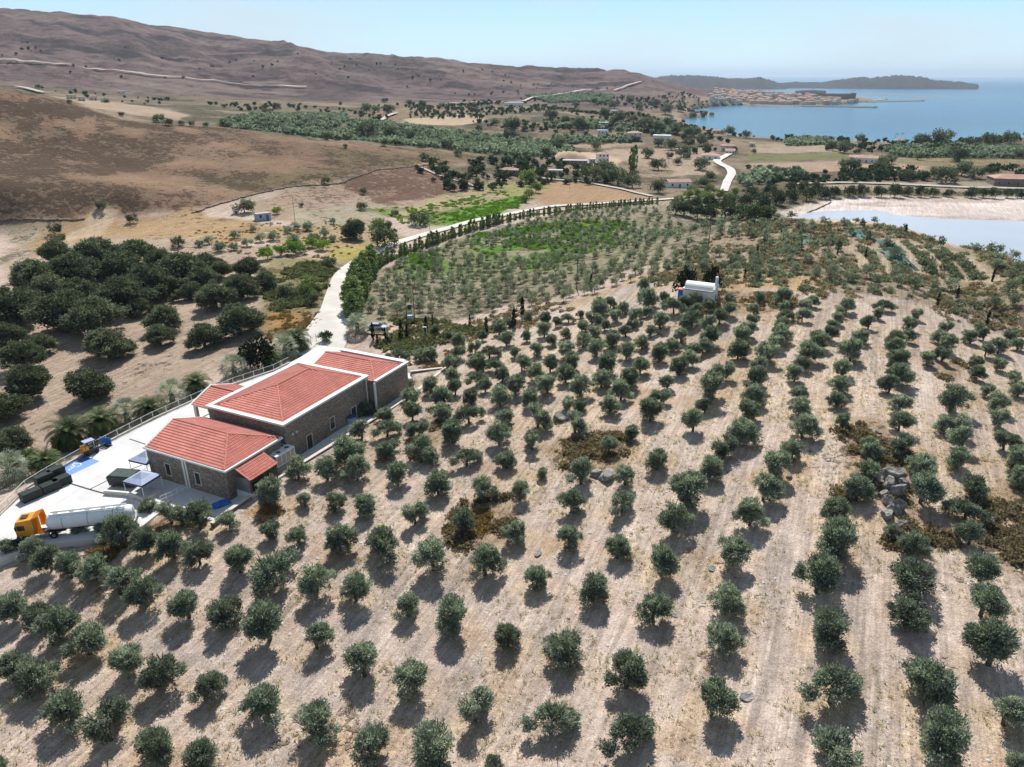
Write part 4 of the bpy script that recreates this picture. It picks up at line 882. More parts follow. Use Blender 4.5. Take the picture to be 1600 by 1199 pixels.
for i_ in range(len(TERR)-1):
    n_ = min(len(TERR[i_]), len(TERR[i_+1])); mid = (TERR[i_][:n_]+TERR[i_+1][:n_])/2
    for k_ in range(n_-1):
        for t_ in np.linspace(0, 1, 12)[:-1]: q_ = mid[k_]*(1-t_)+mid[k_+1]*t_; rows_ += [q_+r.normal(0, .45, 2), q_+r.normal(0, .7, 2)]
rows_ = np.array(rows_); Pn2 = np.concatenate([Pn2, np.c_[rows_, ground(rows_[:, 0], rows_[:, 1])]])
n2 = len(Pn2); scatter('grey_scrub', MV, Pn2, r.uniform(.7, 1.7, n2), r.uniform(0, 6, n2), 'grey_leaf', 'low grey-green bushes crowding the hilltop around the terraces', r.uniform(.8, 1.2, n2), 14)
n = len(Pn); scatter('thorn_scrub', MV, Pn, r.uniform(.6, 1.5, n), r.uniform(0, 6, n), 'scrub_leaf', 'reddish brown thorn cushions around the rocks in the grove', r.uniform(.7, 1.1, n), 5)
Pn = np.concatenate([field(p, m_, 60+i, .42, 4) for i, (p, m_) in enumerate([([(390,800),(420,785),(440,800),(410,825)], 40), ([(20,875),(200,850),(300,825),(230,850),(100,880)], 160), ([(850,700),(960,690),(940,720),(880,730)], 40), ([(730,800),(790,780),(790,830),(740,840)], 50),
    ([(300,362),(560,340),(560,400),(440,420),(330,380)], 260), ([(430,470),(500,490),(480,530),(420,535)], 160), ([(640,555),(700,548),(700,575),(650,575)], 50), ([(1070,462),(1200,466),(1190,485),(1080,480)], 60)])])
n = len(Pn); scatter('dry_weeds', MV, Pn, r.uniform(.4, 1.1, n), r.uniform(0, 6, n), 'dry_leaf', 'rusty dry weeds at field edges', r.uniform(.7, 1.1, n), 6)
pl_ = on_line([(588,417),(612,405),(640,394),(668,384),(700,372),(735,360),(790,345),(835,336),(900,328),(960,322),(1025,318)], 420, .7, 13); pl_[:, 2] -= .1
scatter('hedge_undergrowth', MV, pl_, r.uniform(.9, 1.6, 420), r.uniform(0, 6, 420), 'poplar_leaf', 'low green undergrowth along the foot of the young poplars', r.uniform(.6, 1.1, 420), 15)
GW = [mound(820+i, 20, 5, .4, .25) for i in range(4)]
Pn = np.concatenate([field(p, m_, 70+i, .47, 7) for i, (p, m_) in enumerate([([(645,395),(690,390),(690,425),(655,435)], 120), ([(740,368),(880,345),(990,352),(960,385),(880,410),(830,420),(760,400)], 1100), ([(685,340),(760,318),(815,308),(822,318),(770,338),(700,352)], 420), ([(585,328),(680,318),(780,300),(830,310),(740,345),(640,352)], 300), ([(0,860),(30,870),(10,890),(0,890)], 16), ([(530,835),(600,825),(610,835)], 16)])])
n = len(Pn); scatter('green_weeds', GW, Pn, r.uniform(.8, 1.7, n), r.uniform(0, 6, n), 'bright_leaf', 'vivid green weeds between the young olives', r.uniform(.5, .9, n), 7)
Pn = np.concatenate([field(p, m_, 80+i, .40, 12) for i, (p, m_) in enumerate([([(430,410),(522,413),(512,442),(490,472),(440,490),(410,455)], 400), ([(612,540),(625,520),(700,505),(800,490),(800,505),(700,540),(640,556)], 170), ([(572,500),(640,500),(700,505),(600,508)], 40), ([(560,546),(578,530),(640,528),(648,552),(600,550)], 110)])])
n = len(Pn); scatter('green_brush', GW, Pn, r.uniform(.9, 2.0, n), r.uniform(0, 6, n), 'brush_leaf', 'olive-green brush beside the driveway', r.uniform(.7, 1.0, n), 8)
FT = [small_tree(740+i, 16, 6, .95, .6, .3) for i in range(5)]
Pn = []
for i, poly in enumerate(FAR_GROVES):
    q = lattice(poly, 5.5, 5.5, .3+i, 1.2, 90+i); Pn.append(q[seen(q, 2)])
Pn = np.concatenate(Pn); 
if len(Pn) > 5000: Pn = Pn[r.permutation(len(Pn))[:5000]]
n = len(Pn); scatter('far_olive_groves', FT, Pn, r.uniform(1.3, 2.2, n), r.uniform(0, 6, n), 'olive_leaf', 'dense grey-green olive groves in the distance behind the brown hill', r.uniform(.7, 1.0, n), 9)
Pn = []
for i, (poly, m_) in enumerate([([(640,160),(1010,152),(1110,160),(1110,215),(1000,215),(800,205),(640,185)], 1000), ([(1060,205),(1200,215),(1600,214),(1680,235),(1400,240),(1180,240),(1080,245)], 420), ([(300,160),(640,165),(600,205),(420,190)], 110), ([(640,262),(900,240),(1000,285),(900,290),(700,300)], 170), ([(1150,262),(1600,262),(1600,280),(1200,290)], 150), ([(0,130),(300,160),(300,180),(100,150)], 60), ([(0,60),(600,100),(1000,135),(800,150),(400,140),(0,120)], 110)]):
    Pn.append(field(poly, m_, 95+i, .5, 60))
Pn = np.concatenate(Pn); n = len(Pn); scatter('far_bushes', FT, Pn, r.uniform(1.0, 2.4, n), r.uniform(0, 6, n), 'dark_leaf', 'countless dark bushes dotted over the distant plain and slopes', r.uniform(.6, 1.0, n), 10)

# straw tufts and pale stones strewn through the grove
def tuft(seed):
    r = np.random.default_rng(seed); C = r.normal(0, .12, (9, 3)); C[:, 2] = np.abs(C[:, 2])*.6+.06; D = r.normal(0, .5, (9, 3)); D[:, 2] = 1; return leaves(r, C, D, .30, .07, r.uniform(0, 1, 9))
TV = [tuft(900+i) for i in range(5)]; Pn = field([(0,900),(330,820),(470,750),(700,560),(1000,480),(1300,480),(1600,560),(1760,760),(1760,1260),(-100,1260)], 13000, 91, .45, 5)
n = len(Pn); scatter('dry_grass', TV, Pn, r.uniform(.5, 1.2, n), r.uniform(0, 6, n), 'straw_leaf', 'straw-coloured dry grass tufts all over the olive grove floor', None, 11)
SV = []
for i in range(4):
    q = np.random.default_rng(950+i); V = np.array([(-1,-1,-.3),(1,-1,-.3),(1,1,-.3),(-1,1,-.3),(-.6,-.6,.5),(.6,-.6,.5),(.6,.6,.5),(-.6,.6,.5)])*[.13,.1,.1]+q.normal(0, .02, (8, 3)); F = np.array([(0,1,5,4),(1,2,6,5),(2,3,7,6),(3,0,4,7),(4,5,6,7)]); SV.append((V, F, np.tile([.5,.5,.5,1], (8, 1))))
Pn = field([(0,900),(330,820),(470,750),(700,560),(1000,480),(1300,480),(1600,560),(1760,760),(1760,1260),(-100,1260)], 2200, 93, .5, 10)
n = len(Pn); scatter('loose_stones', SV, Pn, r.uniform(.5, 1.5, n)**1.3, r.uniform(0, 6, n), 'pale_stone', 'small pale stones scattered over the olive grove floor', None, 12)
# ---------------------------------------------------------------- yard, driveway, roads
def ccw(P):
    a = sum(P[i][0]*P[(i+1) % len(P)][1]-P[(i+1) % len(P)][0]*P[i][1] for i in range(len(P))); return P if a > 0 else P[::-1]
YP = ccw(YARD_P)
mb = MB(); mb.prism(YP, 6.2, YARD, 'yard_concrete'); tag(mb.build('yard_paving'), 'pale concrete yard around the stone building', kind='structure')
def strip(name, pxs, w, m, label, z=None, parent=None):
    mb = MB(); P = [at_z(a, b, z or YARD) for a, b in pxs]
    for i in range(len(P)-1):
        d = P[i+1]-P[i]; n = np.array([-d[1], d[0], 0])/np.hypot(d[0], d[1])*w/2
        mb.quad([P[i]-n, P[i+1]-n, P[i+1]+n, P[i]+n][::1], m)
    o = mb.build(name, parent); o.location.z = .004
    return tag(o, label, kind='structure') if parent is None else o
strip('drain_channel', [(104,754),(140,765),(165,772)], .28, 'dark_metal', 'narrow dark drain line across the yard')
strip('drain_channel', [(140,765),(200,735),(222,727)], .22, 'dark_metal', 'narrow dark drain line running towards the canopies')
strip('drain_channel', [(202,686),(238,698)], .22, 'dark_metal', 'narrow dark drain line near the small blue board')
for k_, (a_, b_) in enumerate([((60,806),(165,738)),((20,835),(230,690)),((118,812),(215,770)),((215,700),(262,722)),((330,640),(345,612)),((255,668),(300,690))]):
    strip('paving_joint', [a_, b_], .06, 'concrete_trim', f'thin joint in the yard paving, {ordinal(k_+1)} of six')
def road(name, pxs, ws, m, label, raise_=.10, nn=26):
    P = hit([p[0] for p in pxs], [p[1] for p in pxs]); seg = np.hypot(*np.diff(P[:, :2], axis=0).T); cum = np.r_[0, np.cumsum(seg)]
    n = max(8, int(cum[-1]/2.5)) if cum[-1] < 700 else int(cum[-1]/9); t = np.linspace(0, cum[-1], n)
    ws = np.interp(t, cum, np.broadcast_to(ws, cum.shape) if np.isscalar(ws) else np.array(ws)); x = np.interp(t, cum, P[:, 0]); y = np.interp(t, cum, P[:, 1])
    for _ in range(4 if name != 'village_road' else 14): x[1:-1] = (x[:-2]+x[1:-1]*2+x[2:])/4; y[1:-1] = (y[:-2]+y[1:-1]*2+y[2:])/4
    dx = np.gradient(x); dy = np.gradient(y); l = np.hypot(dx, dy)+1e-6; nx = -dy/l; ny = dx/l; K = 7; V = []
    rg = np.random.default_rng(3)
    for k in range(K):
        s = (k/(K-1)-.5)*2; ww = ws/2*s*(1+(.10*(vnoise(t/4, t*0+k, 5)-.5) if abs(s) == 1 else 0)); X = x+nx*ww; Y = y+ny*ww
        lift = raise_+.0022*np.maximum(np.hypot(X, Y)-200, 0)-(.12 if abs(s) == 1 else 0); V.append(np.stack([X, Y, ground(X, Y)+lift], -1))
    V = np.stack(V, 1); idx = np.arange(n*K).reshape(n, K); F = np.stack([idx[:-1, :-1], idx[1:, :-1], idx[1:, 1:], idx[:-1, 1:]], -1).reshape(-1, 4)[:, ::-1]
    return tag(link(name, np_mesh(name, V.reshape(-1, 3), F, [m], smooth_=True)), label, kind='structure')
road('driveway', [(488,556),(507,522),(515,499),(521,481),(525,452),(533,431),(545,418),(570,404),(598,388),(641,374),(675,364),(732,348),(800,335),(834,328),(867,323),(935,320),(1002,315),(1053,312),(1080,308)],
     [13,10.5,7.5,5.8,4.6,4.4,4.4,4.2,4.2,4,4,4,4,3.8,3.6,3.4,3.2,3,3], 'road_gravel', 'pale driveway and road winding up the valley beside the poplars', .32)
road('village_road', [(1131,300),(1136,285),(1144,272),(1140,264),(1126,258),(1118,253),(1130,247),(1141,241)], [4.5,5,5.5,5.5,5.5,6,5.5,5], 'road_gravel', 'pale road curving through the plain to the village', .16)
road('field_track', [(835,277),(854,281),(908,284),(969,296),(1019,308)], 3.2, 'far_road', 'narrow pale track between the fields', .25)
road('lake_road', [(1230,289),(1330,287),(1397,289),(1499,294),(1660,298)], 4.5, 'far_road', 'pale road passing behind the salt lake', .3)
road('hill_track', [(658,263),(690,277),(720,285),(742,292)], 2.4, 'far_road', 'earth track down beside the thorny plot', .25)
road('mountain_road', [(-80,91),(0,96),(67,101),(152,110),(236,120),(337,128),(439,136),(480,138)], 5, 'far_road', 'pale road cut across the mountain slope on the left', .5)
road('coast_road', [(700,164),(766,162),(817,161),(834,154),(918,143),(1002,130)], 6, 'far_road', 'pale road climbing the end of the mountain above the bay', .6)
road('plain_track', [(28,138),(45,141),(66,147)], 9, 'far_road', 'short white track at the foot of the mountain on the far left', .6)
road('plain_track', [(596,190),(606,183),(620,178)], 5, 'far_road', 'pale track bending between the distant plain fields', .4)

# ---------------------------------------------------------------- the stone building
BLD = empty('stone_building', uv(0, 0), B_ANG); tag(BLD, 'long low stone building with three red tiled roofs and white parapets', 'building')
def solve_u(px, v, z=YARD+1):
    us = np.linspace(-10, 60, 1401); p = np.array([list(uv(u, v, z)) for u in us]); x, _ = project(p); return float(us[np.argmin(np.abs(x-px))])
def solve_v(px, u, z=YARD+1):
    vs = np.linspace(-10, 40, 1001); p = np.array([list(uv(u, v, z)) for v in vs]); x, _ = project(p); return float(vs[np.argmin(np.abs(x-px))])
def wbox(x0, x1, y0, y1, z0, z1, m, mb=None):
    mb = mb or MB(); return mb.box(((x0+x1)/2, (y0+y1)/2, z0), (x1-x0, y1-y0, z1-z0), m)
def ring(x0, x1, y0, y1, z0, z1, out, inn, m):
    mb = MB(); wbox(x0-out, x1+out, y0-out, y0+inn, z0, z1, m, mb); wbox(x0-out, x1+out, y1-inn, y1+out, z0, z1, m, mb)
    wbox(x0-out, x0+inn, y0+inn, y1-inn, z0, z1, m, mb); wbox(x1-inn, x1+out, y0+inn, y1-inn, z0, z1, m, mb); return mb
def tiles(slopes, name, parent, tw=.30, tl=.46, caps=()):
    """slopes: list of plan polygons in 3-D (eave first two points, left to right seen from outside). Real overlapping barrel tiles."""
    V = []; F = []; C = []; M = []; rg = np.random.default_rng(len(slopes)*7+int(slopes[0][0][0]*10) % 50)
    for S in slopes:
        S = [Vector(p) for p in S]; e = (S[1]-S[0]).normalized(); nrm = (S[1]-S[0]).cross(S[-1]-S[0]).normalized()
        if nrm.z < 0: nrm = -nrm
        up = nrm.cross(e).normalized(); 
        if up.z < 0: up = -up
        k = len(V); V += [tuple(p-nrm*.05) for p in S]; C += [(.1, .1, .1, 1)]*len(S)
        for i in range(1, len(S)-1): F.append([k, k+i, k+i+1, k+i+1]); M.append(0)
        P2 = np.array([((p-S[0]).dot(e), (p-S[0]).dot(up)) for p in S]); W_, H_ = P2.max(0); x0 = P2[:, 0].min()
        nc = int((W_-x0)/tw)+1; nr = int(H_/tl)+1; gx, gy = np.meshgrid(x0+(np.arange(nc)+.5)*tw, (np.arange(nr)+.5)*tl); gx = gx.ravel(); gy = gy.ravel()
        ok = poly_sd(gx, gy, P2) < .12; patch = vnoise(gx/1.7, gy/1.2, 5)
        for x, y, pt in zip(gx[ok], gy[ok], patch[ok]):
            c = float(np.clip(.30+.36*pt+rg.normal(0, .11), 0, 1)); k = len(V); j = rg.normal(0, .008)
            for (yy, lift) in ((y-tl*.56, .060), (y+tl*.52, .012)):
                for (dx, h) in ((-.5, -.01), (-.24, .062), (.24, .062), (.5, -.01)):
                    V.append(tuple(S[0]+e*(x+dx*tw+j)+up*yy+nrm*(h+lift))); C.append((c, c, c, 1))
            for q in range(3): F.append([k+q, k+q+1, k+5+q, k+4+q])
            F.append([k, k+1, k+2, k+3])
            M += [0]*4
    me = np_mesh(name, V, np.array(F), ['clay_tile'], attrs={'tile': C}); o = link(name, me, parent); tag(o, kind='stuff')
    return o
def caps_(lines, name, parent):
    mb = MB(); 
    for a, b in lines:
        a = Vector(a); b = Vector(b); n = max(2, int((b-a).length/.42)); 
        for i in range(n):
            p = a+(b-a)*(i/n); q = a+(b-a)*((i+1.15)/n); mb.bar(p+Vector((0, 0, .05)), q+Vector((0, 0, .03)), .125, 'far_roof' if False else 'pink_roof_paint', 6, .10)
    return mb.build(name, parent)
def hip(x0, x1, y0, y1, z, rise, ridge, name, gable_left=False):
    (ax, ay), (bx, by) = ridge; R0_ = (ax, ay, z+rise); R1_ = (bx, by, z+rise)
    a, b, c, d = (x0, y0, z), (x1, y0, z), (x1, y1, z), (x0, y1, z)   # a near right (y0), d near left (y1): seen from -x
    return a, b, c, d, R0_, R1_
# front block
wbox(0, 10.2, 0, 15, 0, 4.35, 'stone_masonry').build('front_block_wall', BLD)
ring(0, 10.2, 0, 15, 4.35, 4.62, .28, .35, 'white_paint').build('front_cornice', BLD)
a, b, c, d, p, q = hip(-.02, 10.22, .1, 14.95, 4.64, 2.0, ((5.1, 4.4), (5.1, 14.95)), '')
RP = p; RQ = q
rf = tiles([[d, a, p, q], [b, c, q, p], [a, b, p]], 'front_roof_tiles', BLD)
caps_([(a, p), (b, p), (p, q)], 'ridge_caps', rf)
mb = MB(); mb.add([(-.02, 15.0, 4.62), (5.1, 15.0, 6.6), (10.22, 15.0, 4.62), (-.02, 14.8, 4.62), (5.1, 14.8, 6.6), (10.22, 14.8, 4.62)], [(2, 1, 0), (3, 4, 5)], 'cream_wall')
mb.add([(-.25, 15.22, 4.63), (5.1, 15.22, 6.78), (5.1, 14.9, 6.78), (-.25, 14.9, 4.63), (10.45, 15.22, 4.63), (10.45, 14.9, 4.63)], [(0, 1, 2, 3), (1, 4, 5, 2)], 'white_paint').build('gable_verge', BLD)
# main block
wbox(11.15, 31.2, 0, 14.8, 0, 6.0, 'stone_masonry').build('main_block_wall', BLD)
ring(11.15, 31.2, 0, 14.8, 6.0, 6.30, .22, .52, 'white_paint').build('main_cornice', BLD)
a, b, c, d, p, q = hip(11.7, 30.66, .55, 14.25, 6.14, 2.1, ((18.4, 7.4), (25.6, 7.4)), '')
rf = tiles([[d, a, p], [a, b, q, p], [b, c, q], [c, d, p, q]], 'main_roof_tiles', BLD)
caps_([(a, p), (d, p), (p, q), (q, b), (q, c)], 'ridge_caps', rf)
# rear block
wbox(31.2, 40.8, -1.5, 12.6, 0, 5.3, 'stone_masonry').build('rear_block_wall', BLD)
mb = MB(); wbox(40.1, 41.05, -1.2, 12.85, 5.3, 5.75, 'white_paint', mb); wbox(31.2, 41.05, -1.75, -1.2, 5.3, 5.6, 'white_paint', mb); wbox(31.45, 40.1, 12.3, 12.85, 5.3, 5.6, 'white_paint', mb)
mb.build('rear_cornice', BLD)
a, b, c, d, p, q = hip(31.3, 40.0, -1.3, 12.4, 5.34, 1.5, ((35.8, 2.6), (35.8, 12.4)), '')
rf = tiles([[d, a, p, q], [b, c, q, p], [a, b, p]], 'rear_roof_tiles', BLD)
caps_([(a, p), (b, p), (p, q)], 'ridge_caps', rf)
# porch roof on the yard side
mb = MB(); wbox(15.3, 24.2, 15.1, 23.6, 2.75, 2.98, 'white_paint', mb)
for x in (15.7, 23.8):
    for y in (16.4, 20.0, 23.2): wbox(x-.25, x+.25, y-.25, y+.25, 0, 2.75, 'cream_wall', mb)
mb.build('porch_frame', BLD)
d, a, b, c = (15.2, 23.5, 3.0), (15.2, 15.15, 3.0), (24.3, 15.15, 3.0), (24.3, 23.5, 3.0); p = (19.7, 15.15, 4.5); q = (19.7, 23.5, 4.5)
rf = tiles([[d, a, p, q], [b, c, q, p]], 'porch_roof_tiles', BLD); caps_([(p, q)], 'ridge_caps', rf)
mb = MB(); mb.add([(15.0, 23.75, 3.02), (19.7, 23.75, 4.72), (19.7, 23.4, 4.72), (15.0, 23.4, 3.02), (24.5, 23.75, 3.02), (24.5, 23.4, 3.02)], [(0, 1, 2, 3), (1, 4, 5, 2)], 'white_paint'); mb.build('porch_verge', BLD)
mb = MB(); wbox(24.6, 30.9, 15.05, 19.0, 0, 3.0, 'white_wall', mb); wbox(24.4, 31.1, 18.9, 19.2, 3.0, 3.5, 'white_paint', mb); wbox(24.4, 24.7, 15.05, 18.9, 3.0, 3.5, 'white_paint', mb); wbox(30.8, 31.1, 15.05, 18.9, 3.0, 3.5, 'white_paint', mb); mb.build('flat_annex', BLD)
mb = MB(); wbox(10.6, 14.9, 15.05, 18.2, 2.7, 2.95, 'white_paint', mb); wbox(10.6, 14.9, 18.0, 18.25, 2.95, 3.2, 'white_paint', mb); wbox(10.6, 10.85, 15.3, 18.0, 2.95, 3.2, 'white_paint', mb)
for x, y in ((10.8, 18.0), (14.7, 18.0)): wbox(x-.15, x+.15, y-.15, y+.15, 0, 2.7, 'white_paint', mb)
mb.build('entrance_canopy', BLD)
# passage between front and main block
wbox(10.22, 11.13, .9, 14.2, 0, 4.0, 'cream_wall').build('passage_wall', BLD)
dr = wbox(10.3, 11.05, .78, .88, 0, 2.3, 'white_paint').build('white_door', BLD); wbox(10.45, 10.9, .74, .775, 1.1, 2.1, 'glass_dark').build('pane', dr)
# lean-to shed roof
a, b, c, d = (1.3, -2.75, 3.0), (6.4, -2.75, 3.0), (6.4, -.1, 4.25), (1.3, -.1, 4.25); rf = tiles([[a, b, c, d]], 'lean_to_tiles', BLD); caps_([(a, d), (b, c)], 'edge_caps', rf)
mb = MB(); wbox(1.4, 6.3, -2.65, -2.5, 2.78, 2.94, 'wood', mb)
for x in (1.5, 3.9, 6.2): wbox(x-.08, x+.08, -2.65, -2.49, 0, 2.78, 'wood', mb)
mb.build('lean_to_posts', BLD); wbox(1.4, 1.55, -2.45, -.02, .95, 3.0, 'grey_metal').build('lean_to_side_panel', BLD)
mb = MB(); wbox(1.2, 1.6, -2.8, -.02, 0, .93, 'white_wall', mb); wbox(1.6, 7.1, -2.8, -2.66, 0, .6, 'white_wall', mb); mb.build('lean_to_base', BLD)
wbox(2.2, 6.4, -1.4, -.6, 0, .85, 'dark_metal').build('work_bench', BLD)
# pilasters and downpipes
mb = MB(); v = solve_v(291, 0, 12); wbox(-.06, -.002, v+.12, v+.42, 0, 4.34, 'white_paint', mb); wbox(-.06, -.002, v-.42, v-.12, 0, 4.34, 'white_paint', mb); mb.build('pilaster', BLD)
mb = MB(); wbox(30.85, 31.18, -1.62, -1.35, 0, 5.28, 'white_paint', mb); wbox(30.6, 30.8, -.12, -.01, 0, 5.9, 'white_paint', mb); mb.build('pilaster', BLD)
def opening(name, axis, pos, c, w, h, z0, door=False):
    mb = MB(); t = .13
    def bb(a0, a1, z_0, z_1, m, d0, d1, o):
        if axis == 'x': wbox(pos-d1, pos-d0, a0, a1, z_0, z_1, m, o)
        else: wbox(a0, a1, pos-d1, pos-d0, z_0, z_1, m, o)
    bb(c-w/2-t, c-w/2, z0, z0+h, 'concrete_trim', .002, .07, mb); bb(c+w/2, c+w/2+t, z0, z0+h, 'concrete_trim', .002, .07, mb); bb(c-w/2-t, c+w/2+t, z0+h, z0+h+t, 'concrete_trim', .002, .07, mb)
    if not door: bb(c-w/2-t-.05, c+w/2+t+.05, z0-t, z0, 'concrete_trim', .002, .12, mb)
    f = mb.build(name, BLD); g = MB(); bb(c-w/2+.003, c+w/2-.003, z0+.003, z0+h-.003, 'glass_dark' if not door else 'dark_metal', .001, .02, g); g.build('pane' if not door else 'door_leaf', f)
    g = MB(); bb(c-.025, c+.025, z0+.01, z0+h-.01, 'wood', .022, .045, g); g.build('mullion', f)
opening('window', 'x', 0, solve_v(263, 0, 12), .85, 1.75, 1.05); opening('window', 'x', 0, solve_v(309, 0, 12), .85, 1.75, 1.05)
opening('doorway', 'y', 0, solve_u(484, 0, 11), 1.1, 2.3, .0, True); opening('window', 'y', 0, solve_u(520, 0, 11), 1.0, 1.9, .9); opening('doorway', 'y', 0, solve_u(553, 0, 11), 1.2, 2.3, 0, True)
for px in (457, 463): u = solve_u(px, 0, 14); MB().bar((u, -.01, 4.0), (u, -.14, 4.0), .16, 'white_paint', 8).build('wall_lamp', BLD)
mb = MB()
for i in range(10): wbox(33+i*.25, 33.12+i*.25, -1.53, -1.502, 3.4+.2*math.sin(i), 3.9, 'pale_blue_wall', mb)
# air-conditioning unit
ac = empty('air_conditioner', (lambda p: (p[0], p[1], YARD+.95))(at_z(437, 703, YARD+3.0)), B_ANG, .92); tag(ac, 'white rooftop-style chiller unit with four black fans beside the wall', 'air conditioner')
mb = MB(); wbox(-2.0, 2.0, -1.15, 1.15, .25, 2.2, 'white_metal', mb); wbox(-2.1, 2.1, -1.2, 1.2, 0, .25, 'grey_metal', mb); mb.build('casing', ac); wbox(-2.3, 2.3, -1.35, 1.35, -1.3, -.004, 'concrete_trim').build('plinth', ac)
for x in (-.95, .95):
    for y in (-.55, .55):
        f = MB().bar((x, y, 2.2), (x, y, 2.34), .46, 'white_metal', 16).build('fan_ring', ac); g = MB(); g.bar((x, y, 2.3), (x, y, 2.345), .40, 'dark_metal', 14)
        for k in range(4): t = k*math.pi/4; g.bar((x-math.cos(t)*.38, y-math.sin(t)*.38, 2.36), (x+math.cos(t)*.38, y+math.sin(t)*.38, 2.36), .018, 'grey_metal', 4)
        g.build('fan', f)
for k in range(4): wbox(-1.85+k*.97, -1.05+k*.97, -1.19, -1.152, .5, 1.95, 'grey_metal').build('louvre_panel', ac)
wbox(-2.04, -2.002, -.95, .95, .5, 1.95, 'grey_metal').build('louvre_panel', ac)
# retaining wall with pale coping on the grove side
def wall_line(name, pts, th, z0, z1, m, cap, label, cat, capw=.16, caph=.10):
    root = empty(name, (pts[0][0], pts[0][1], z0)); o = Vector((pts[0][0], pts[0][1], z0)); tag(root, label, cat); w = MB(); c = MB()
    for i in range(len(pts)-1):
        a = Vector((*pts[i][:2], 0)); b = Vector((*pts[i+1][:2], 0)); d = b-a; ang = math.atan2(d.y, d.x); mid = (a+b)/2-Vector((o.x, o.y, 0)); ext = th if i < len(pts)-2 else 0
        w.box((mid.x, mid.y, 0), (d.length+ext*.9-.003*i, th-.003*i, z1-z0-.002*i), m, ang); c.box((mid.x, mid.y, z1-z0), (d.length+ext*.9, th+capw, caph+.003*i), cap, ang)
    w.build('wall', root); c.build('coping', root); return root
RW = [at_z(a, b, 10.75) for a, b in [(332,816),(345,806),(357,797),(437,744),(530,687),(640,619),(696,574),(641,580)]]
wall_line('retaining_wall', RW, .38, 8.2, 10.62, 'stone_masonry', 'concrete_trim', 'low stone retaining wall with pale coping along the olive grove', 'retaining wall', .18, .13)
# yard fence
FP = [at_z(a, b, YARD) for a, b in [(0,806),(42,764),(76,743),(130,712),(185,683),(240,655),(300,628),(365,601),(428,580),(452,568)]]
fence = empty('yard_fence', tuple(FP[0])); tag(fence, 'low wire fence with pale posts on the yard edge by the palms', 'fence'); o = Vector(FP[0]); cb = MB(); rl = MB(); wi = MB(); posts = []
for i in range(len(FP)-1):
    a = Vector(FP[i])-o; b = Vector(FP[i+1])-o; d = b-a; ang = math.atan2(d.y, d.x); m_ = (a+b)/2; cb.box((m_.x, m_.y, 0), (d.length+.02, .24-.002*i, .26+.003*i), 'concrete_trim', ang)
    rl.bar(a+Vector((0, 0, 1.3)), b+Vector((0, 0, 1.3)), .035, 'white_metal', 5)
    for h in (.5, .75, 1.02): wi.bar(a+Vector((0, 0, h)), b+Vector((0, 0, h)), .012, 'grey_metal', 4)
    n = max(1, round(d.length/2.4)); posts += [a+d*(j/n) for j in range(n)]
cb.build('kerb', fence); rl.build('top_rail', fence); wi.build('wire', fence)
pm = None
for p in posts:
    if pm is None: po = MB().bar((0, 0, .2), (0, 0, 1.36), .045, 'white_metal', 6).build('post', fence, p); pm = po.data
    else: link('post', pm, fence, p)
GF = [at_z(a, b, YARD) for a, b in [(478,543),(486,536),(494,531)]]; g = empty('gate_fence', tuple(GF[0])); tag(g, 'short wire fence beside the driveway shrub', 'fence'); o = Vector(GF[0]); rl = MB()
for i in range(2):
    a = Vector(GF[i])-o; b = Vector(GF[i+1])-o
    for h in (.35, .75, 1.15): rl.bar(a+Vector((0, 0, h)), b+Vector((0, 0, h)), .025, 'grey_metal', 4)
rl.build('rail', g)
for p in GF: MB().bar((0, 0, -.5), (0, 0, 1.3), .05, 'grey_metal', 5).build('post', g, Vector(p)-o)
# blue parking bay painted on the ground, with the wheelchair sign
bay = empty('parking_bay', tuple(at_z(120, 727, YARD))); tag(bay, 'blue painted parking bay with a white wheelchair sign', 'parking bay'); o = Vector(at_z(120, 727, YARD))
c4 = [Vector(at_z(a, b, YARD))-o for a, b in [(86,734),(105,745),(156,721),(130,711)]]; mb = MB(); mb.quad([p+Vector((0, 0, .004)) for p in c4], 'blue_ground_paint'); mb.build('blue_paint', bay)
def onbay(s, t, z): a = c4[0].lerp(c4[3], s); b = c4[1].lerp(c4[2], s); p = a.lerp(b, t); return Vector((p.x, p.y, z))
sg = MB()
def seg(a, b, w=.12):
    a = Vector((*a, .010)); b = Vector((*b, .010)); n = (b-a).cross(Vector((0, 0, 1))).normalized()*w/2; sg.quad([a-n, b-n, b+n, a+n][::-1], 'white_paint')
for k in range(14):
    t0 = math.pi*.75+k*.27; seg((math.cos(t0)*.5, math.sin(t0)*.5), (math.cos(t0+.27)*.5, math.sin(t0+.27)*.5))
seg((-.1, .95), (0, .2)); seg((0, .25), (.5, .25)); seg((.5, .25), (.75, -.35)); seg((-.05, .6), (.4, .6)); sg.add([(-.1+.15*math.cos(t*.785), 1.2+.15*math.sin(t*.785), .01) for t in range(8)], [tuple(range(8))], 'white_paint')
s_ = sg.build('wheelchair_sign', bay, Vector((0, 0, 0)), B_ANG+1.7); s_.scale = (1.15,)*3
mb = MB()
for k in range(4): mb.quad([onbay(.62+k*.085, .12, .008), onbay(.68+k*.085, .12, .008), onbay(.68+k*.085, .5, .008), onbay(.62+k*.085, .5, .008)][::-1], 'navy_fabric')
mb.build('dark_stripes', bay)
mb = MB(); mb.quad([onbay(0, 0, .0115), onbay(.16, .05, .0115), onbay(.02, .62, .0115)][::-1], 'white_paint'); mb.build('white_corner', bay)
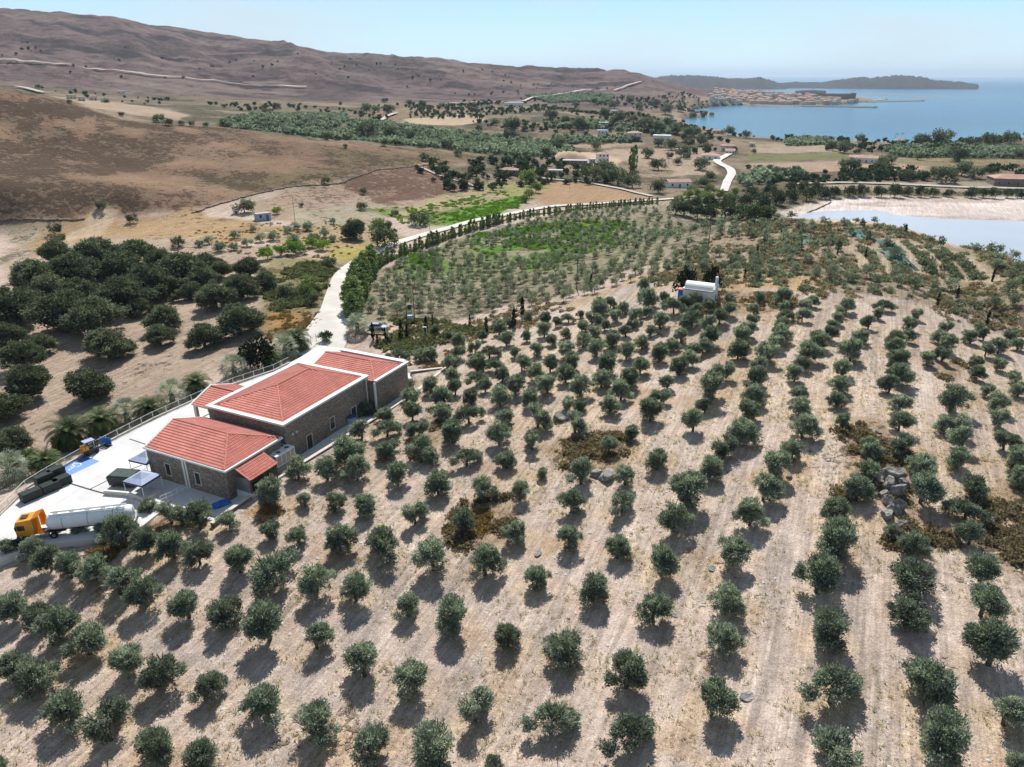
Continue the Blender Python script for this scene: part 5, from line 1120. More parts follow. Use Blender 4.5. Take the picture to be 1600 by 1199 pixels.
# forklift
fk = empty('forklift', tuple(at_z(144, 708, YARD)), B_ANG-.2); tag(fk, 'small orange and black forklift parked by the yard fence', 'forklift')
mb = MB(); wbox(-1.3, .7, -.6, .6, .28, .9, 'dark_metal', mb); mb.build('chassis', fk)
MB().box((-.85, 0, .9), (.9, 1.1, .65), 'orange_paint', 0, .85).build('counterweight', fk); wbox(-1.34, -1.302, -.5, .5, .35, .85, 'orange_paint').build('rear_panel', fk)
mb = MB(); wbox(-.35, .2, -.28, .28, .9, 1.1, 'dark_metal', mb); wbox(-.42, -.3, -.28, .28, 1.1, 1.65, 'dark_metal', mb); mb.build('seat', fk)
mb = MB()
for x in (-.95, .6):
    for y in (-.5, .5): mb.bar((x, y, .9), (x*.85, y, 2.12), .04, 'dark_metal', 5)
mb.build('cab_frame', fk); wbox(-.9, .6, -.58, .58, 2.13, 2.2, 'awning_fabric').build('overhead_guard', fk)
mb = MB(); wbox(.8, .92, -.42, -.3, .1, 2.5, 'dark_metal', mb); wbox(.8, .92, .3, .42, .1, 2.5, 'dark_metal', mb); wbox(.8, .9, -.3, .3, 1.9, 2.0, 'dark_metal', mb); mb.build('mast', fk)
for y in (-.3, .3): wbox(.94, 2.0, y-.06, y+.06, .08, .14, 'grey_metal').build('fork', fk)
for x in (-.85, .45):
    for y in (-.66, .5): MB().bar((x, y, .3), (x, y+.18, .3), .3, 'black_rubber', 12).build('wheel', fk)
bd = empty('blue_board', tuple(at_z(166, 694, YARD)), B_ANG-1.35); tag(bd, 'small bright blue board standing on a dark mat by the fence', 'board')
wbox(-1.0, 1.0, -.05, .05, .05, 1.15, 'blue_paint').build('panel', bd); wbox(-1.1, 1.3, -1.5, -.1, 0, .06, 'dark_metal').build('mat', bd)
# stacked crates and skip
def crate(px, py, z, sx, sy, sz, ang, m, label, name='storage_crate', cat='crate', grp='dark crates by the fence'):
    p = at_z(px, py, YARD); e = empty(name, (p[0], p[1], YARD+z), ang); tag(e, label, cat, grp)
    MB().box((0, 0, 0), (sx, sy, sz*.86), m).build('body', e); MB().box((0, 0, sz*.86+.002), (sx+.08, sy+.08, sz*.14), m, 0, .94).build('lid', e)
    mb = MB()
    for k in range(4): wbox(-sx/2+.1+k*(sx-.3)/3, -sx/2+.2+k*(sx-.3)/3, -sy/2-.03, sy/2+.03, .04, sz*.82, 'dark_metal', mb)
    mb.build('ribs', e)
crate(80, 766, 0, 2.3, 1.3, 1.15, B_ANG-.15, 'dark_green_crate', 'dark crate, left one of the lower front row near the fence corner'); crate(97, 757, 0, 2.3, 1.3, 1.15, B_ANG-.15, 'dark_green_crate', 'dark crate, right one of the lower front row near the fence corner')
crate(72, 760, 0, 2.2, 1.2, 1.9, B_ANG-.15, 'dark_green_crate', 'taller dark crate, left one of the back row at the fence'); crate(90, 750, 0, 2.2, 1.2, 1.9, B_ANG-.15, 'dark_green_crate', 'taller dark crate, right one of the back row at the fence')
crate(50, 779, 0, 2.4, 1.3, 1.2, B_ANG-.15, 'dark_green_crate', 'dark crate alone, nearest to the truck along the fence')
sk = empty('covered_skip', tuple(at_z(197, 756, YARD)), B_ANG-1.25); tag(sk, 'black waste container with a grey-green tarpaulin top by the canopies', 'container')
MB().box((0, 0, .25), (3.4, 2.2, 1.25), 'dark_metal', 0, 1.08).build('tub', sk); MB().box((0, 0, 1.52), (3.75, 2.45, .28), 'green_tarp', 0, .86).build('tarpaulin', sk)
for x in (-1.2, 1.2):
    for y in (-.9, .9): MB().bar((x, y-.1, .16), (x, y+.1, .16), .16, 'black_rubber', 10).build('wheel', sk)
def canopy(px, py, label):
    p = at_z(px, py, YARD+2.7); e = empty('canopy_tent', (p[0], p[1], YARD), B_ANG+.08); tag(e, label, 'canopy', 'canopies at the building corner'); h = 1.65
    mb = MB(); mb.add([(-h, -h, 2.35), (h, -h, 2.35), (h, h, 2.35), (-h, h, 2.35), (0, 0, 3.25), (-.85, -.85, 2.68), (.85, -.85, 2.68), (.85, .85, 2.68), (-.85, .85, 2.68)], [(0, 1, 6, 5), (1, 2, 7, 6), (2, 3, 8, 7), (3, 0, 5, 8), (5, 6, 4), (6, 7, 4), (7, 8, 4), (8, 5, 4)], 'awning_fabric')
    mb.build('roof_cloth', e); v = MB()
    for a, b in (((-h, -h), (h, -h)), ((h, -h), (h, h)), ((h, h), (-h, h)), ((-h, h), (-h, -h))): v.add([(*a, 2.346), (*b, 2.346), (*b, 2.08), (*a, 2.08)], [(0, 1, 2, 3)], 'navy_fabric')
    v.build('valance', e)
    for x in (-h+.06, h-.06):
        for y in (-h+.06, h-.06): MB().bar((x, y, 0), (x, y, 2.33), .04, 'white_metal', 5).build('pole', e)
canopy(221, 743, 'blue and white square canopy over the steps, the nearer of two'); canopy(228, 710, 'blue and white square canopy at the building corner, the farther of two')
mb = MB(); e = empty('loading_steps', tuple(at_z(232, 775, YARD)), B_ANG); tag(e, 'low concrete steps and white table under the nearer canopy', 'steps'); MB().box((0, 0, 0), (2.6, 2.0, .5), 'concrete_trim').build('landing', e); MB().box((-1.6, 0, 0), (.6, 2.0, .25), 'concrete_trim').build('step', e)
lw = [at_z(a, b, YARD) for a, b in [(165,772),(200,775),(250,795),(300,800)]]; wall_line('kerb_wall', lw, .25, YARD-.2, YARD+.55, 'concrete_trim', 'white_paint', 'low concrete kerb wall between the yard and the ramp', 'kerb wall', .05, .05)
hr = [Vector(at_z(a, b, YARD)) for a, b in [(252,786),(275,776),(294,765)]]; e = empty('handrail', tuple(hr[0])); tag(e, 'white handrail in front of the stone wall', 'handrail'); mb = MB()
for i in range(2):
    for h in (.5, 1.0): mb.bar(hr[i]-hr[0]+Vector((0, 0, h)), hr[i+1]-hr[0]+Vector((0, 0, h)), .035, 'white_metal', 5)
mb.build('rail', e)
for k in range(6): MB().bar((0, 0, 0), (0, 0, 1.0), .03, 'white_metal', 5).build('post', e, (hr[2]-hr[0])*(k/5))
e = empty('blue_tarpaulin', tuple(at_z(344, 789, YARD)), B_ANG-.4); tag(e, 'crumpled bright blue tarpaulin on the ground below the stone wall', 'tarpaulin'); rg = np.random.default_rng(4); mb = MB(); vs = [(x*.5-1.2, y*.5-.8, .06+.22*rg.random()) for y in range(4) for x in range(6)]
mb.add(vs, [(y*6+x, y*6+x+1, y*6+x+7, y*6+x+6) for y in range(3) for x in range(5)], 'blue_paint'); mb.build('cloth', e)
e = empty('blue_barrel', tuple(at_z(549, 661, YARD))); tag(e, 'wide blue plastic water tub against the long stone wall', 'tub'); MB().bar((0, 0, 0), (0, 0, 1.25), .8, 'pale_blue_wall', 18, .85).build('tub_body', e); MB().bar((0, 0, 1.2), (0, 0, 1.3), .9, 'navy_fabric', 18).build('rim', e)
# ---------------------------------------------------------------- tanker lorry
tp = at_z(128, 829, YARD); tk = empty('tanker_truck', (-53.3, 74.0, YARD), math.atan2(2.9, 12.6), .84); tag(tk, 'orange tractor lorry coupled to a long white tank trailer', 'lorry')
cab = MB(); cab.box((-7.1, 0, 1.0), (2.3, 2.45, 1.7), 'orange_paint'); cab.add([(-8.25, -1.22, 2.7), (-5.95, -1.22, 2.7), (-5.95, 1.22, 2.7), (-8.25, 1.22, 2.7), (-8.0, -1.15, 3.35), (-5.95, -1.15, 3.55), (-5.95, 1.15, 3.55), (-8.0, 1.15, 3.35)], [(4, 5, 6, 7), (0, 1, 5, 4), (1, 2, 6, 5), (2, 3, 7, 6), (3, 0, 4, 7)], 'orange_paint')
cb_ = cab.build('cab', tk); MB().quad([(-8.262, -1.05, 1.95), (-8.262, 1.05, 1.95), (-8.1, 1.0, 3.05), (-8.1, -1.0, 3.05)][::-1], 'glass_dark').build('windscreen', cb_)
for y in (-1, 1): wbox(-7.95, -7.0, y*1.235-.008, y*1.235+.008, 1.95, 2.75, 'glass_dark').build('side_window', cb_)
wbox(-7.6, -6.7, -.5, .5, 3.52, 3.57, 'dark_metal').build('roof_hatch', cb_)
for y in (-.85, .85): MB().box((-8.29, y, 1.15), (.06, .4, .25), 'white_metal').build('headlight', cb_)
MB().box((-8.28, 0, .45), (.12, 2.4, .55), 'dark_metal').build('bumper', cb_)
for y in (-1.4, 1.4): MB().box((-8.1, y, 2.1), (.15, .2, .6), 'dark_metal').build('mirror', cb_)
df = MB(); df.add([(-5.9, -1.2, 1.1), (-4.75, -1.2, 1.1), (-5.0, -1.2, 3.75), (-5.9, -1.2, 3.6)], [(0, 1, 2, 3), (3, 2, 1, 0)], 'orange_paint'); df.add([(-5.9, 1.2, 1.1), (-4.75, 1.2, 1.1), (-5.0, 1.2, 3.75), (-5.9, 1.2, 3.6)], [(0, 1, 2, 3), (3, 2, 1, 0)], 'orange_paint'); df.add([(-6.0, -1.15, 3.56), (-6.0, 1.15, 3.56), (-5.0, 1.15, 3.95), (-5.0, -1.15, 3.95)], [(0, 1, 2, 3), (3, 2, 1, 0)], 'orange_paint'); df.build('air_deflector', tk)
wbox(-8.0, -2.2, -.5, .5, .65, .98, 'dark_metal').build('tractor_chassis', tk); MB().bar((-5.4, -1.0, .7), (-4.2, -1.0, .7), .33, 'grey_metal', 10).build('fuel_tank', tk)
wbox(-4.0, 7.0, -.55, .55, .95, 1.2, 'dark_metal').build('trailer_chassis', tk)
for x, n in ((-7.3, 'tractor_wheel'), (-3.6, 'tractor_wheel'), (2.9, 'trailer_wheel'), (4.2, 'trailer_wheel'), (5.5, 'trailer_wheel')):
    for y in (-1, 1): w_ = MB().bar((x, y*.85, .5), (x, y*1.22, .5), .5, 'black_rubber', 16).build(n, tk); MB().bar((x, y*1.2, .5), (x, y*1.235, .5), .26, 'grey_metal', 10).build('rim', w_)
tb = MB(); N_ = 24
prof = [(-4.45, .0, 2.35), (-4.4, .75, 2.3), (-4.15, 1.1, 2.27), (-3.7, 1.22, 2.25), (6.5, 1.22, 2.2), (6.95, 1.1, 2.2), (7.15, .7, 2.2), (7.2, 0.0, 2.2)]
vs = [(x, r_*math.cos(2*math.pi*i/N_), z+r_*math.sin(2*math.pi*i/N_)*1.02) for x, r_, z in prof for i in range(N_)]
tb.add(vs, [(j*N_+i, j*N_+(i+1) % N_, (j+1)*N_+(i+1) % N_, (j+1)*N_+i) for j in range(len(prof)-1) for i in range(N_)], 'white_metal'); tb.build('tank', tk, smooth_=True)
mb = MB(); wbox(-3.9, 6.3, -.45, -.38, 3.42, 3.62, 'white_metal', mb); wbox(-3.9, 6.3, .38, .45, 3.42, 3.62, 'white_metal', mb); mb.build('top_walkway', tk)
for k in range(5): MB().bar((-3.1+k*2.1, 0, 3.38), (-3.1+k*2.1, 0, 3.6), .3, 'grey_metal', 12).build('hatch_lid', tk)
for x in (-2.2, 1.2, 4.6): MB().bar((x, 0, 2.24), (x+.08, 0, 2.24), 1.235, 'grey_metal', 24).build('tank_band', tk)
mb = MB()
for y in (-.25, .25): mb.bar((7.28, y, 1.0), (7.22, y, 3.5), .025, 'grey_metal', 4)
for k in range(7): mb.bar((7.27, -.25, 1.1+k*.36), (7.27, .25, 1.1+k*.36), .02, 'grey_metal', 4)
mb.build('ladder', tk); MB().box((7.2, 0, .5), (.12, 2.3, .3), 'dark_metal').build('rear_bumper', tk)
# front gear of black machinery ahead of the cab
e = empty('motorcycle', tuple(at_z(30, 852, YARD)), .5); tag(e, 'dark motorcycle standing in front of the orange lorry cab', 'motorcycle')
for x in (-.7, .7): MB().bar((x, -.06, .33), (x, .06, .33), .33, 'black_rubber', 14).build('wheel', e)
MB().box((0, 0, .35), (.8, .3, .4), 'dark_metal', 0, .8).build('engine', e); MB().box((.12, 0, .78), (.5, .3, .22), 'dark_metal', 0, .7).build('fuel_tank', e); MB().box((-.4, 0, .76), (.7, .26, .1), 'black_rubber').build('seat', e); mb = MB(); mb.bar((.5, -.35, 1.08), (.5, .35, 1.08), .025, 'grey_metal', 5); mb.bar((.45, 0, 1.05), (.7, 0, .33), .04, 'grey_metal', 5); mb.build('handlebar', e)
# ---------------------------------------------------------------- silver car, lamps, poles
def car(p, rz, m, label):
    e = empty('parked_car', tuple(p), rz); tag(e, label, 'car'); b_ = MB(); pr = [(-2.2, .35), (-2.25, .75), (-1.9, .92), (-.9, .98), (.9, .98), (1.9, .88), (2.2, .68), (2.2, .35)]; n = len(pr)
    vs = [(x, -.86, z) for x, z in pr]+[(x, .86, z) for x, z in pr]; b_.add(vs, [(i, i+1, n+i+1, n+i) for i in range(n-1)]+[tuple(range(n))[::-1], tuple(range(n, 2*n)), (0, n, 2*n-1, n-1)], m); b_.build('body', e)
    c_ = MB(); c_.add([(-1.75, -.8, .95), (1.05, -.8, .97), (1.05, .8, .97), (-1.75, .8, .95), (-1.2, -.62, 1.42), (.35, -.62, 1.45), (.35, .62, 1.45), (-1.2, .62, 1.42)], [(0, 1, 5, 4), (1, 2, 6, 5), (2, 3, 7, 6), (3, 0, 4, 7)], 'glass_dark'); c_.build('windows', e)
    MB().add([(-1.22, -.64, 1.425), (.37, -.64, 1.455), (.37, .64, 1.455), (-1.22, .64, 1.425), (-1.1, -.55, 1.48), (.25, -.55, 1.5), (.25, .55, 1.5), (-1.1, .55, 1.48)], [(4, 5, 6, 7), (0, 1, 5, 4), (1, 2, 6, 5), (2, 3, 7, 6), (3, 0, 4, 7)], m).build('roof', e)
    for x in (-1.35, 1.35):
        for y in (-.87, .72): MB().bar((x, y, .32), (x, y+.15, .32), .32, 'black_rubber', 14).build('wheel', e)
    for y in (-.6, .6): MB().box((2.19, y, .6), (.05, .35, .12), 'white_metal').build('headlight', e)
car(hit1(590, 515), -.15, 'silver_car', 'pale silver-blue car parked beside the palm at the driveway')
e = empty('edging_wall', tuple(hit1(588, 519)), -.15)
tag(e, 'low brown stone edging wall under the silver car', 'wall'); MB().box((0, -2.2, -.2), (6.5, .3, .7), 'stone_masonry').build('wall', e)
def pole(px, y0, y1, label, m='pole_wood', arm=True, r=.14, cat='utility pole', extra=None, name='utility_pole'):
    p = hit1(px, y1); dep = p[1]*cP-(p[2]-CAM_H)*sP; z = np.linspace(2, 25, 400); pts = np.stack([np.full(400, p[0]), np.full(400, p[1]), p[2]+z], -1); _, yy = project(pts); h = float(z[np.argmin(np.abs(yy-y0))])
    e = empty(name, tuple(p), math.atan2(p[0], p[1])*-1); tag(e, label, cat); MB().bar((0, 0, -.5), (0, 0, h), r, m, 6, r*.7).build('pole', e)
    if arm:
        MB().box((0, 0, h-.5), (1.9, .1, .12), m).build('crossarm', e)
        for x in (-.8, 0, .8): MB().bar((x, 0, h-.38), (x, 0, h-.15), .05, 'white_metal', 5).build('insulator', e)
    return e, h
e, h = pole(636, 454, 507, 'wooden power pole, left of the pair carrying the transformer'); e2, h2 = pole(648, 446, 507, 'wooden power pole, taller right one of the transformer pair')
MB().box((.75, 0, h*.45), (.9, .7, 1.1), 'dark_metal').build('transformer', e); MB().box((.75, 0, h*.18), (1.1, .8, .7), 'pale_blue_wall').build('meter_box', e)
pole(901, 405, 452, 'wooden pole with crossarm beside a slim cypress in the grove'); pole(1106, 345, 393, 'dark bare pole on the hilltop behind the chapel', arm=False); pole(1549, 410, 440, 'leaning wooden pole on the right hilltop')
pole(461, 306, 345, 'thin pole right of the blue shack', arm=False, r=.10); pole(671, 335, 360, 'thin pole at the bend of the valley road', arm=False, r=.1)
for i, (x, a, b) in enumerate([(1252,205,228),(1331,207,222),(1220,202,215),(1397,206,223),(1044,250,262),(1440,222,235),(1177,312,330),(890,280,294)]): pole(x, a, b, f"thin distant pole, {ordinal(sorted([1252,1331,1220,1397,1044,1440,1177,890]).index(x)+1)} from the left of those in the plain", arm=False, r=.12)
e, h = pole(667, 512, 527, 'white lamp post with a flat head in front of the low hedge', 'white_metal', False, .09, 'street lamp', name='street_lamp'); MB().box((-.4, 0, h), (.85, .3, .14), 'white_metal').build('lamp_head', e)
e, h = pole(604, 512, 527, 'white lamp post beside the silver car', 'white_metal', False, .09, 'street lamp', name='street_lamp'); MB().box((-.35, 0, h), (.8, .3, .14), 'white_metal').build('lamp_head', e)
# ---------------------------------------------------------------- chapel on the hill
cp = hit1(1093, 470); ch = empty('white_chapel', (cp[0], cp[1], cp[2]-.1), math.radians(-27)); tag(ch, 'small whitewashed chapel with a barrel roof and bell arch on the hilltop', 'chapel')
L2, W2, Hc = 3.1, 1.9, 2.7
wbox(-L2, L2, -W2, W2, -1.2, Hc, 'white_wall').build('wall', ch)
vb = MB(); n = 12; vs = []
for x in (-L2+.15, L2-.35):
    for i in range(n+1): t = math.pi*i/n; vs.append((x, math.cos(t)*(W2-.25), Hc+.12+math.sin(t)*1.15))
vb.add(vs, [(i, i+1, n+2+i, n+1+i) for i in range(n)]+[tuple(range(n+1)), tuple(range(2*n+1, n, -1))], 'white_wall'); vb.build('barrel_roof', ch)
mb = MB(); wbox(-L2-.12, L2+.12, -W2-.15, W2+.15, Hc+.002, Hc+.14, 'white_wall', mb); mb.build('eaves_slab', ch); wbox(-L2-.1, L2+.0, -W2-.17, -W2-.152, Hc-.05, Hc+.1, 'pink_roof_paint').build('pink_eaves_line', ch)
g = MB(); k = 10; vs = [(L2-.32, -W2-.1, Hc+.14), (L2-.32, W2+.1, Hc+.14)]
pts = [(-W2-.1, Hc+.143), (-W2-.1, Hc+.5), (-.75, Hc+1.3), (.75, Hc+1.3), (W2+.1, Hc+.5), (W2+.1, Hc+.143)]
g.add([(L2-.3, y, z) for y, z in pts]+[(L2+.1, y, z) for y, z in pts], [tuple(range(6)), tuple(range(11, 5, -1))]+[(i, i+6, (i+1) % 6+6, (i+1) % 6) for i in range(6)], 'white_wall'); g.build('end_gable', ch)
ar = MB(); N_ = 10
for i in range(N_+2):
    def ap(j, r_):
        if j == 0: return (r_, Hc+1.302)
        if j == N_+2: return (-r_, Hc+1.302)
        t = math.pi*(j-1)/N_; return (math.cos(t)*r_, Hc+2.0+math.sin(t)*r_*1.15)
    a, b, c, d = ap(i, .72), ap(i+1, .72), ap(i+1, .45), ap(i, .45)
    for x, f in ((L2-.28, 1), (L2+.08, -1)): ar.add([(x, *q) for q in (a, b, c, d)], [(0, 1, 2, 3)[::f]], 'white_wall')
    ar.add([(L2-.28, *a), (L2+.08, *a), (L2+.08, *b), (L2-.28, *b)], [(0, 1, 2, 3)], 'white_wall'); ar.add([(L2-.28, *d), (L2+.08, *d), (L2+.08, *c), (L2-.28, *c)], [(3, 2, 1, 0)], 'white_wall')
ar.build('bell_arch', ch); bl = MB().bar((L2-.1, 0, Hc+1.55), (L2-.1, 0, Hc+1.95), .2, 'dark_metal', 10, .1); bl.build('bell', ch)
wbox(-L2-1.0, -L2-.002, -W2+.1, -W2+1.3, -1.0, Hc-.4, 'blue_paint').build('blue_annex', ch); wbox(-L2-1.15, -L2-.002, -W2-.05, -W2+1.5, Hc-.398, Hc-.2, 'pink_roof_paint').build('annex_roof', ch)
f = MB().box((.2, -W2-.01, 1.35), (.55, .08, .75), 'white_wall').build('window', ch); MB().box((.22, -W2-.06, 1.42), (.32, .03, .55), 'glass_dark').build('pane', f)
MB().box((-.55, -W2-.16, 1.65), (.35, .3, .45), 'white_wall').build('wall_niche', ch)
wbox(L2+.002, L2+.05, -.5, .5, -.6, 1.7, 'blue_paint').build('door', ch)
mb = MB(); mb.bar((L2-.9, 0, Hc+1.25), (L2-.9, 0, Hc+2.1), .03, 'dark_metal', 4); mb.bar((L2-.9, -.2, Hc+1.85), (L2-.9, .2, Hc+1.85), .03, 'dark_metal', 4); mb.build('cross', ch)
# ---------------------------------------------------------------- houses
def house(px, py, wpx, dm, hm, rz, wall, roof, kind, label, name='village_house', cat='house', floors=1, rise=1.3, nwin=3):
    p = hit1(px, py); dep = p[1]*cP-(p[2]-CAM_H)*sP; w = wpx*dep/FPX; e = empty(name, tuple(p), rz-math.atan2(p[0], p[1])); tag(e, label, cat)
    wbox(-w/2, w/2, -dm/2, dm/2, -2, hm, wall).build('wall', e); o = .35; rb = MB(); a, b, c, d = (-w/2-o, -dm/2-o, hm), (w/2+o, -dm/2-o, hm), (w/2+o, dm/2+o, hm), (-w/2-o, dm/2+o, hm)
    if kind == 'hip': k = min(w, dm)/2*.9; p0 = (-w/2+k, 0, hm+rise); p1 = (w/2-k, 0, hm+rise); rb.add([a, b, c, d, p0, p1], [(0, 1, 5, 4), (1, 2, 5), (2, 3, 4, 5), (3, 0, 4), (3, 2, 1, 0)], roof)
    elif kind == 'gable': p0 = (-w/2-o, 0, hm+rise); p1 = (w/2+o, 0, hm+rise); rb.add([a, b, c, d, p0, p1], [(0, 1, 5, 4), (1, 2, 5), (2, 3, 4, 5), (3, 0, 4), (3, 2, 1, 0)], roof)
    else: wbox(-w/2-.1, w/2+.1, -dm/2-.1, dm/2+.1, hm+.002, hm+.35, roof, rb)
    rb.build('roof', e)
    if kind != 'flat' and w > 8: MB().box((w*.2, .3, hm+rise*.5), (.7, .7, rise*.9), 'white_wall').build('chimney', e)
    for f_ in range(floors):
        for i in range(nwin):
            x = -w/2+(i+.5)*w/nwin; hh = 1.25; z = 1.0+f_*3.0
            if i == nwin//2 and f_ == 0: MB().box((x, -dm/2-.03, 0), (1.0, .05, 2.1), 'wood').build('door', e); continue
            wn_ = MB().box((x, -dm/2-.02, z-.06), (1.25, .035, hh+.12), 'white_paint').build('window', e); MB().box((x, -dm/2-.05, z), (1.05, .03, hh), 'glass_dark').build('pane', wn_)
    return e, w
house(941,253,17,8,5.6,.25,'white_wall','far_roof','hip','white two-storey house with a red hipped roof beside the pale mound',floors=2)
house(925,255,8,5,2.6,.2,'pale_blue_wall','shed_roof','flat','low blue-grey annex left of the white two-storey house','annex_shed','shed',nwin=2)
house(796,272,27,7,2.6,-.15,'stone_masonry','far_roof','hip','low stone farmhouse with a faded orange roof')
house(868,273,22,6,2.6,-.1,'cream_wall','shed_roof','flat','flat grey farm shed at the start of the field track','farm_shed','shed',nwin=3)
house(898,257,38,8,2.6,-.08,'stone_masonry','shed_roof','flat','long low open shed in front of the soil mound','farm_shed','shed',nwin=6)
house(1058,292,36,9,3.2,.35,'white_wall','far_roof','gable','white farmhouse with a bright red roof behind the dark bush')
house(991,218,22,9,6.0,.2,'far_wall_cream','far_roof','hip','pink two-storey house with a tiled roof near the coast grove',floors=2)
house(1034,220,27,9,4.6,-.1,'white_wall','white_wall','flat','white flat-roofed house right of the pink two-storey house',floors=1,nwin=4)
house(1068,240,24,8,3.2,0,'white_wall','white_wall','flat','white flat-roofed house behind the curving road',nwin=4)
house(941,209,16,8,3,.1,'white_wall','pale_blue_wall','flat','small white house left of the far grove, lower of two')
house(943,197,14,8,3.2,0,'white_wall','white_wall','flat','small white house left of the far grove, upper of two')
house(960,176,10,8,3,0,'white_wall','white_wall','flat','tiny white house on the far plain below the coast road')
house(803,166,30,20,5,0,'white_wall','shed_roof','flat','long pale warehouse at the foot of the coast road','warehouse','warehouse',nwin=6)
house(1354,254,40,11,3.6,-.06,'white_wall','far_roof','hip','long white house with an orange hipped roof in the field',nwin=5,rise=1.7)
house(1334,251,14,8,2.8,-.06,'cream_wall','far_roof','gable','small cream wing left of the long white house','house_wing','house',nwin=2)
house(1583,289,66,14,4.2,.35,'stone_masonry','far_roof','hip','large stone farm building with a pink roof at the right edge',nwin=5,rise=2.0,name='farm_building')
house(1122,209,17,8,3.4,0,'cream_wall','far_roof','hip','red-roofed beach house between two round trees')
house(1137,236,21,9,4.4,.1,'far_wall_cream','far_roof','hip','pale house with a red roof at the end of the curving road',floors=1)
house(1110,249,26,9,3.2,-.1,'white_wall','far_roof','hip','white house with red roof left of the road bend')
house(1140,241,14,7,3,.1,'white_wall','far_roof','gable','small white house with red roof at the road end')
house(1175,229,9,6,2.6,0,'cream_wall','shed_roof','flat','small beige hut right of the road end','hut','hut',nwin=1)
house(1405,225,16,8,3.4,.1,'cream_wall','far_roof','hip','lone red-roofed house on the beach left of the trees')
house(800,206,10,6,3,0,'cream_wall','far_roof','gable','tiny pink-roofed house under the dark trees of the plain')
house(1145,154,9,9,6,0,'white_wall','white_wall','flat','white block on the bay shore',floors=1,nwin=2)
e, w = house(411,344,22,3.2,2.4,.35,'pale_blue_wall','shed_roof','flat','small blue shack with a white flat roof above the small olives','blue_shack','shack',nwin=2)
house(369,334,9,2,1.3,0,'white_wall','white_wall','flat','tiny white shed left of the blue shack','small_shed','shed',nwin=1)
house(190,146,10,10,3,0,'white_wall','white_wall','flat','tiny white building at the mountain foot','far_shed','shed',nwin=2)
for i,(x,y) in enumerate([(128,158),(146,157),(165,160),(112,155)]): house(x,y,10,10,4,.1*i,'cream_wall','shed_roof','flat',f"low far farm building, {ordinal([3,1,2,0][i]*0+sorted([128,146,165,112]).index(x)+1)} from the left at the mountain foot",'far_farm','farm',nwin=2)
# soil mound
mp_ = hit1(895, 250); rg = np.random.default_rng(3); N_ = 22; V = []; F = []
for i in range(N_+1):
    for j in range(9):
        x = (i/N_-.5)*2; y = (j/8-.5)*2; h = max(0, (1-abs(x)**2.4)*(1-y*y))**.8*5.2; X = mp_[0]+x*15; Y = mp_[1]+14+y*11; V.append((X, Y, float(ground(X, Y))-.4+h*(.85+.2*rg.random())))
for i in range(N_):
    for j in range(8): F.append([i*9+j, (i+1)*9+j, (i+1)*9+j+1, i*9+j+1])
tag(link('soil_mound', np_mesh('soil_mound', V, np.array(F), ['soil_mound'], smooth_=True)), 'large heap of pale soil behind the long low shed', kind='structure')
# ---------------------------------------------------------------- harbour town, fort, piers, islands
rg = np.random.default_rng(17)
twp = [(1108,146),(1116,141),(1150,140),(1200,145),(1240,148),(1275,151),(1300,154),(1335,156),(1345,158),(1330,163),(1285,165.5),(1249,165.5),(1205,164),(1150,162.5),(1112,160)]
cand = np.stack([rg.uniform(1085, 1345, 1500), rg.uniform(139, 166, 1500)], -1); cand = cand[poly_sd(cand[:, 0], cand[:, 1], twp) < -.4]; keepc = []
for c_ in cand:
    if all(abs(c_[0]-k_[0]) > 3.4 or abs(c_[1]-k_[1]) > 1.5 for k_ in keepc): keepc.append(c_)
keepc = np.array(keepc)[:190]; P = hit(keepc[:, 0], keepc[:, 1]); okp = P[:, 2] > .3; P = P[okp]; keepc = keepc[okp]; rk = by_x(keepc); tm = {}
for i, p in enumerate(P):
    v = rg.integers(0, 6)
    if v not in tm:
        w_, d_, h_ = [(11, 9, 6), (14, 10, 7), (9, 9, 9), (16, 10, 6), (10, 10, 6), (12, 9, 9)][v]; a = wbox(-w_/2, w_/2, -d_/2, d_/2, -6, h_, 'far_wall_cream' if v % 2 else 'white_wall').build('wall'); b_ = MB()
        if v != 3: b_.add([(-w_/2-.4, -d_/2-.4, h_), (w_/2+.4, -d_/2-.4, h_), (w_/2+.4, d_/2+.4, h_), (-w_/2-.4, d_/2+.4, h_), (-w_/5, 0, h_+2.3), (w_/5, 0, h_+2.3)], [(0, 1, 5, 4), (1, 2, 5), (2, 3, 4, 5), (3, 0, 4)], 'far_roof')
        else: wbox(-w_/2, w_/2, -d_/2, d_/2, h_+.002, h_+.5, 'white_wall', b_)
        r_ = b_.build('roof'); wnd = MB()
        for z in range(1, int(h_//3)+1):
            for q in range(3): wnd.box((-w_/2+(q+.5)*w_/3, -d_/2-.03, z*3-2), (1.3, .05, 1.4), 'glass_dark')
        n_ = wnd.build('windows'); tm[v] = (a.data, r_.data, n_.data)
        for x_ in (a, r_, n_): bpy.data.objects.remove(x_)
    e = empty('town_house', tuple(p), rg.uniform(-.5, .5)); tag(e, f"{'white' if v % 2 == 0 else 'cream'} house of the harbour town, {ordinal(int(rk[i])+1)} from the left", 'house', 'houses of the harbour town')
    for nm, d_ in zip(('wall', 'roof', 'windows'), tm[v]): link(nm, d_, e)
p = at_dist(1304, 153, 2120); e = empty('harbour_fort', (p[0], p[1], p[2]), -.1); tag(e, 'long dark stone fort with battlements above the harbour', 'fort')
wbox(-40, 40, -18, 18, -16, 9, 'stone_masonry').build('curtain_wall', e); mb = MB()
for k in range(20): wbox(-39.5+k*4, -37.5+k*4, -17.5, -15.5, 9.002, 11, 'stone_masonry', mb)
mb.build('battlements', e)
for x in (-40, 40): MB().bar((x, -16, -16), (x, -16, 12), 6, 'stone_masonry', 10).build('tower', e)
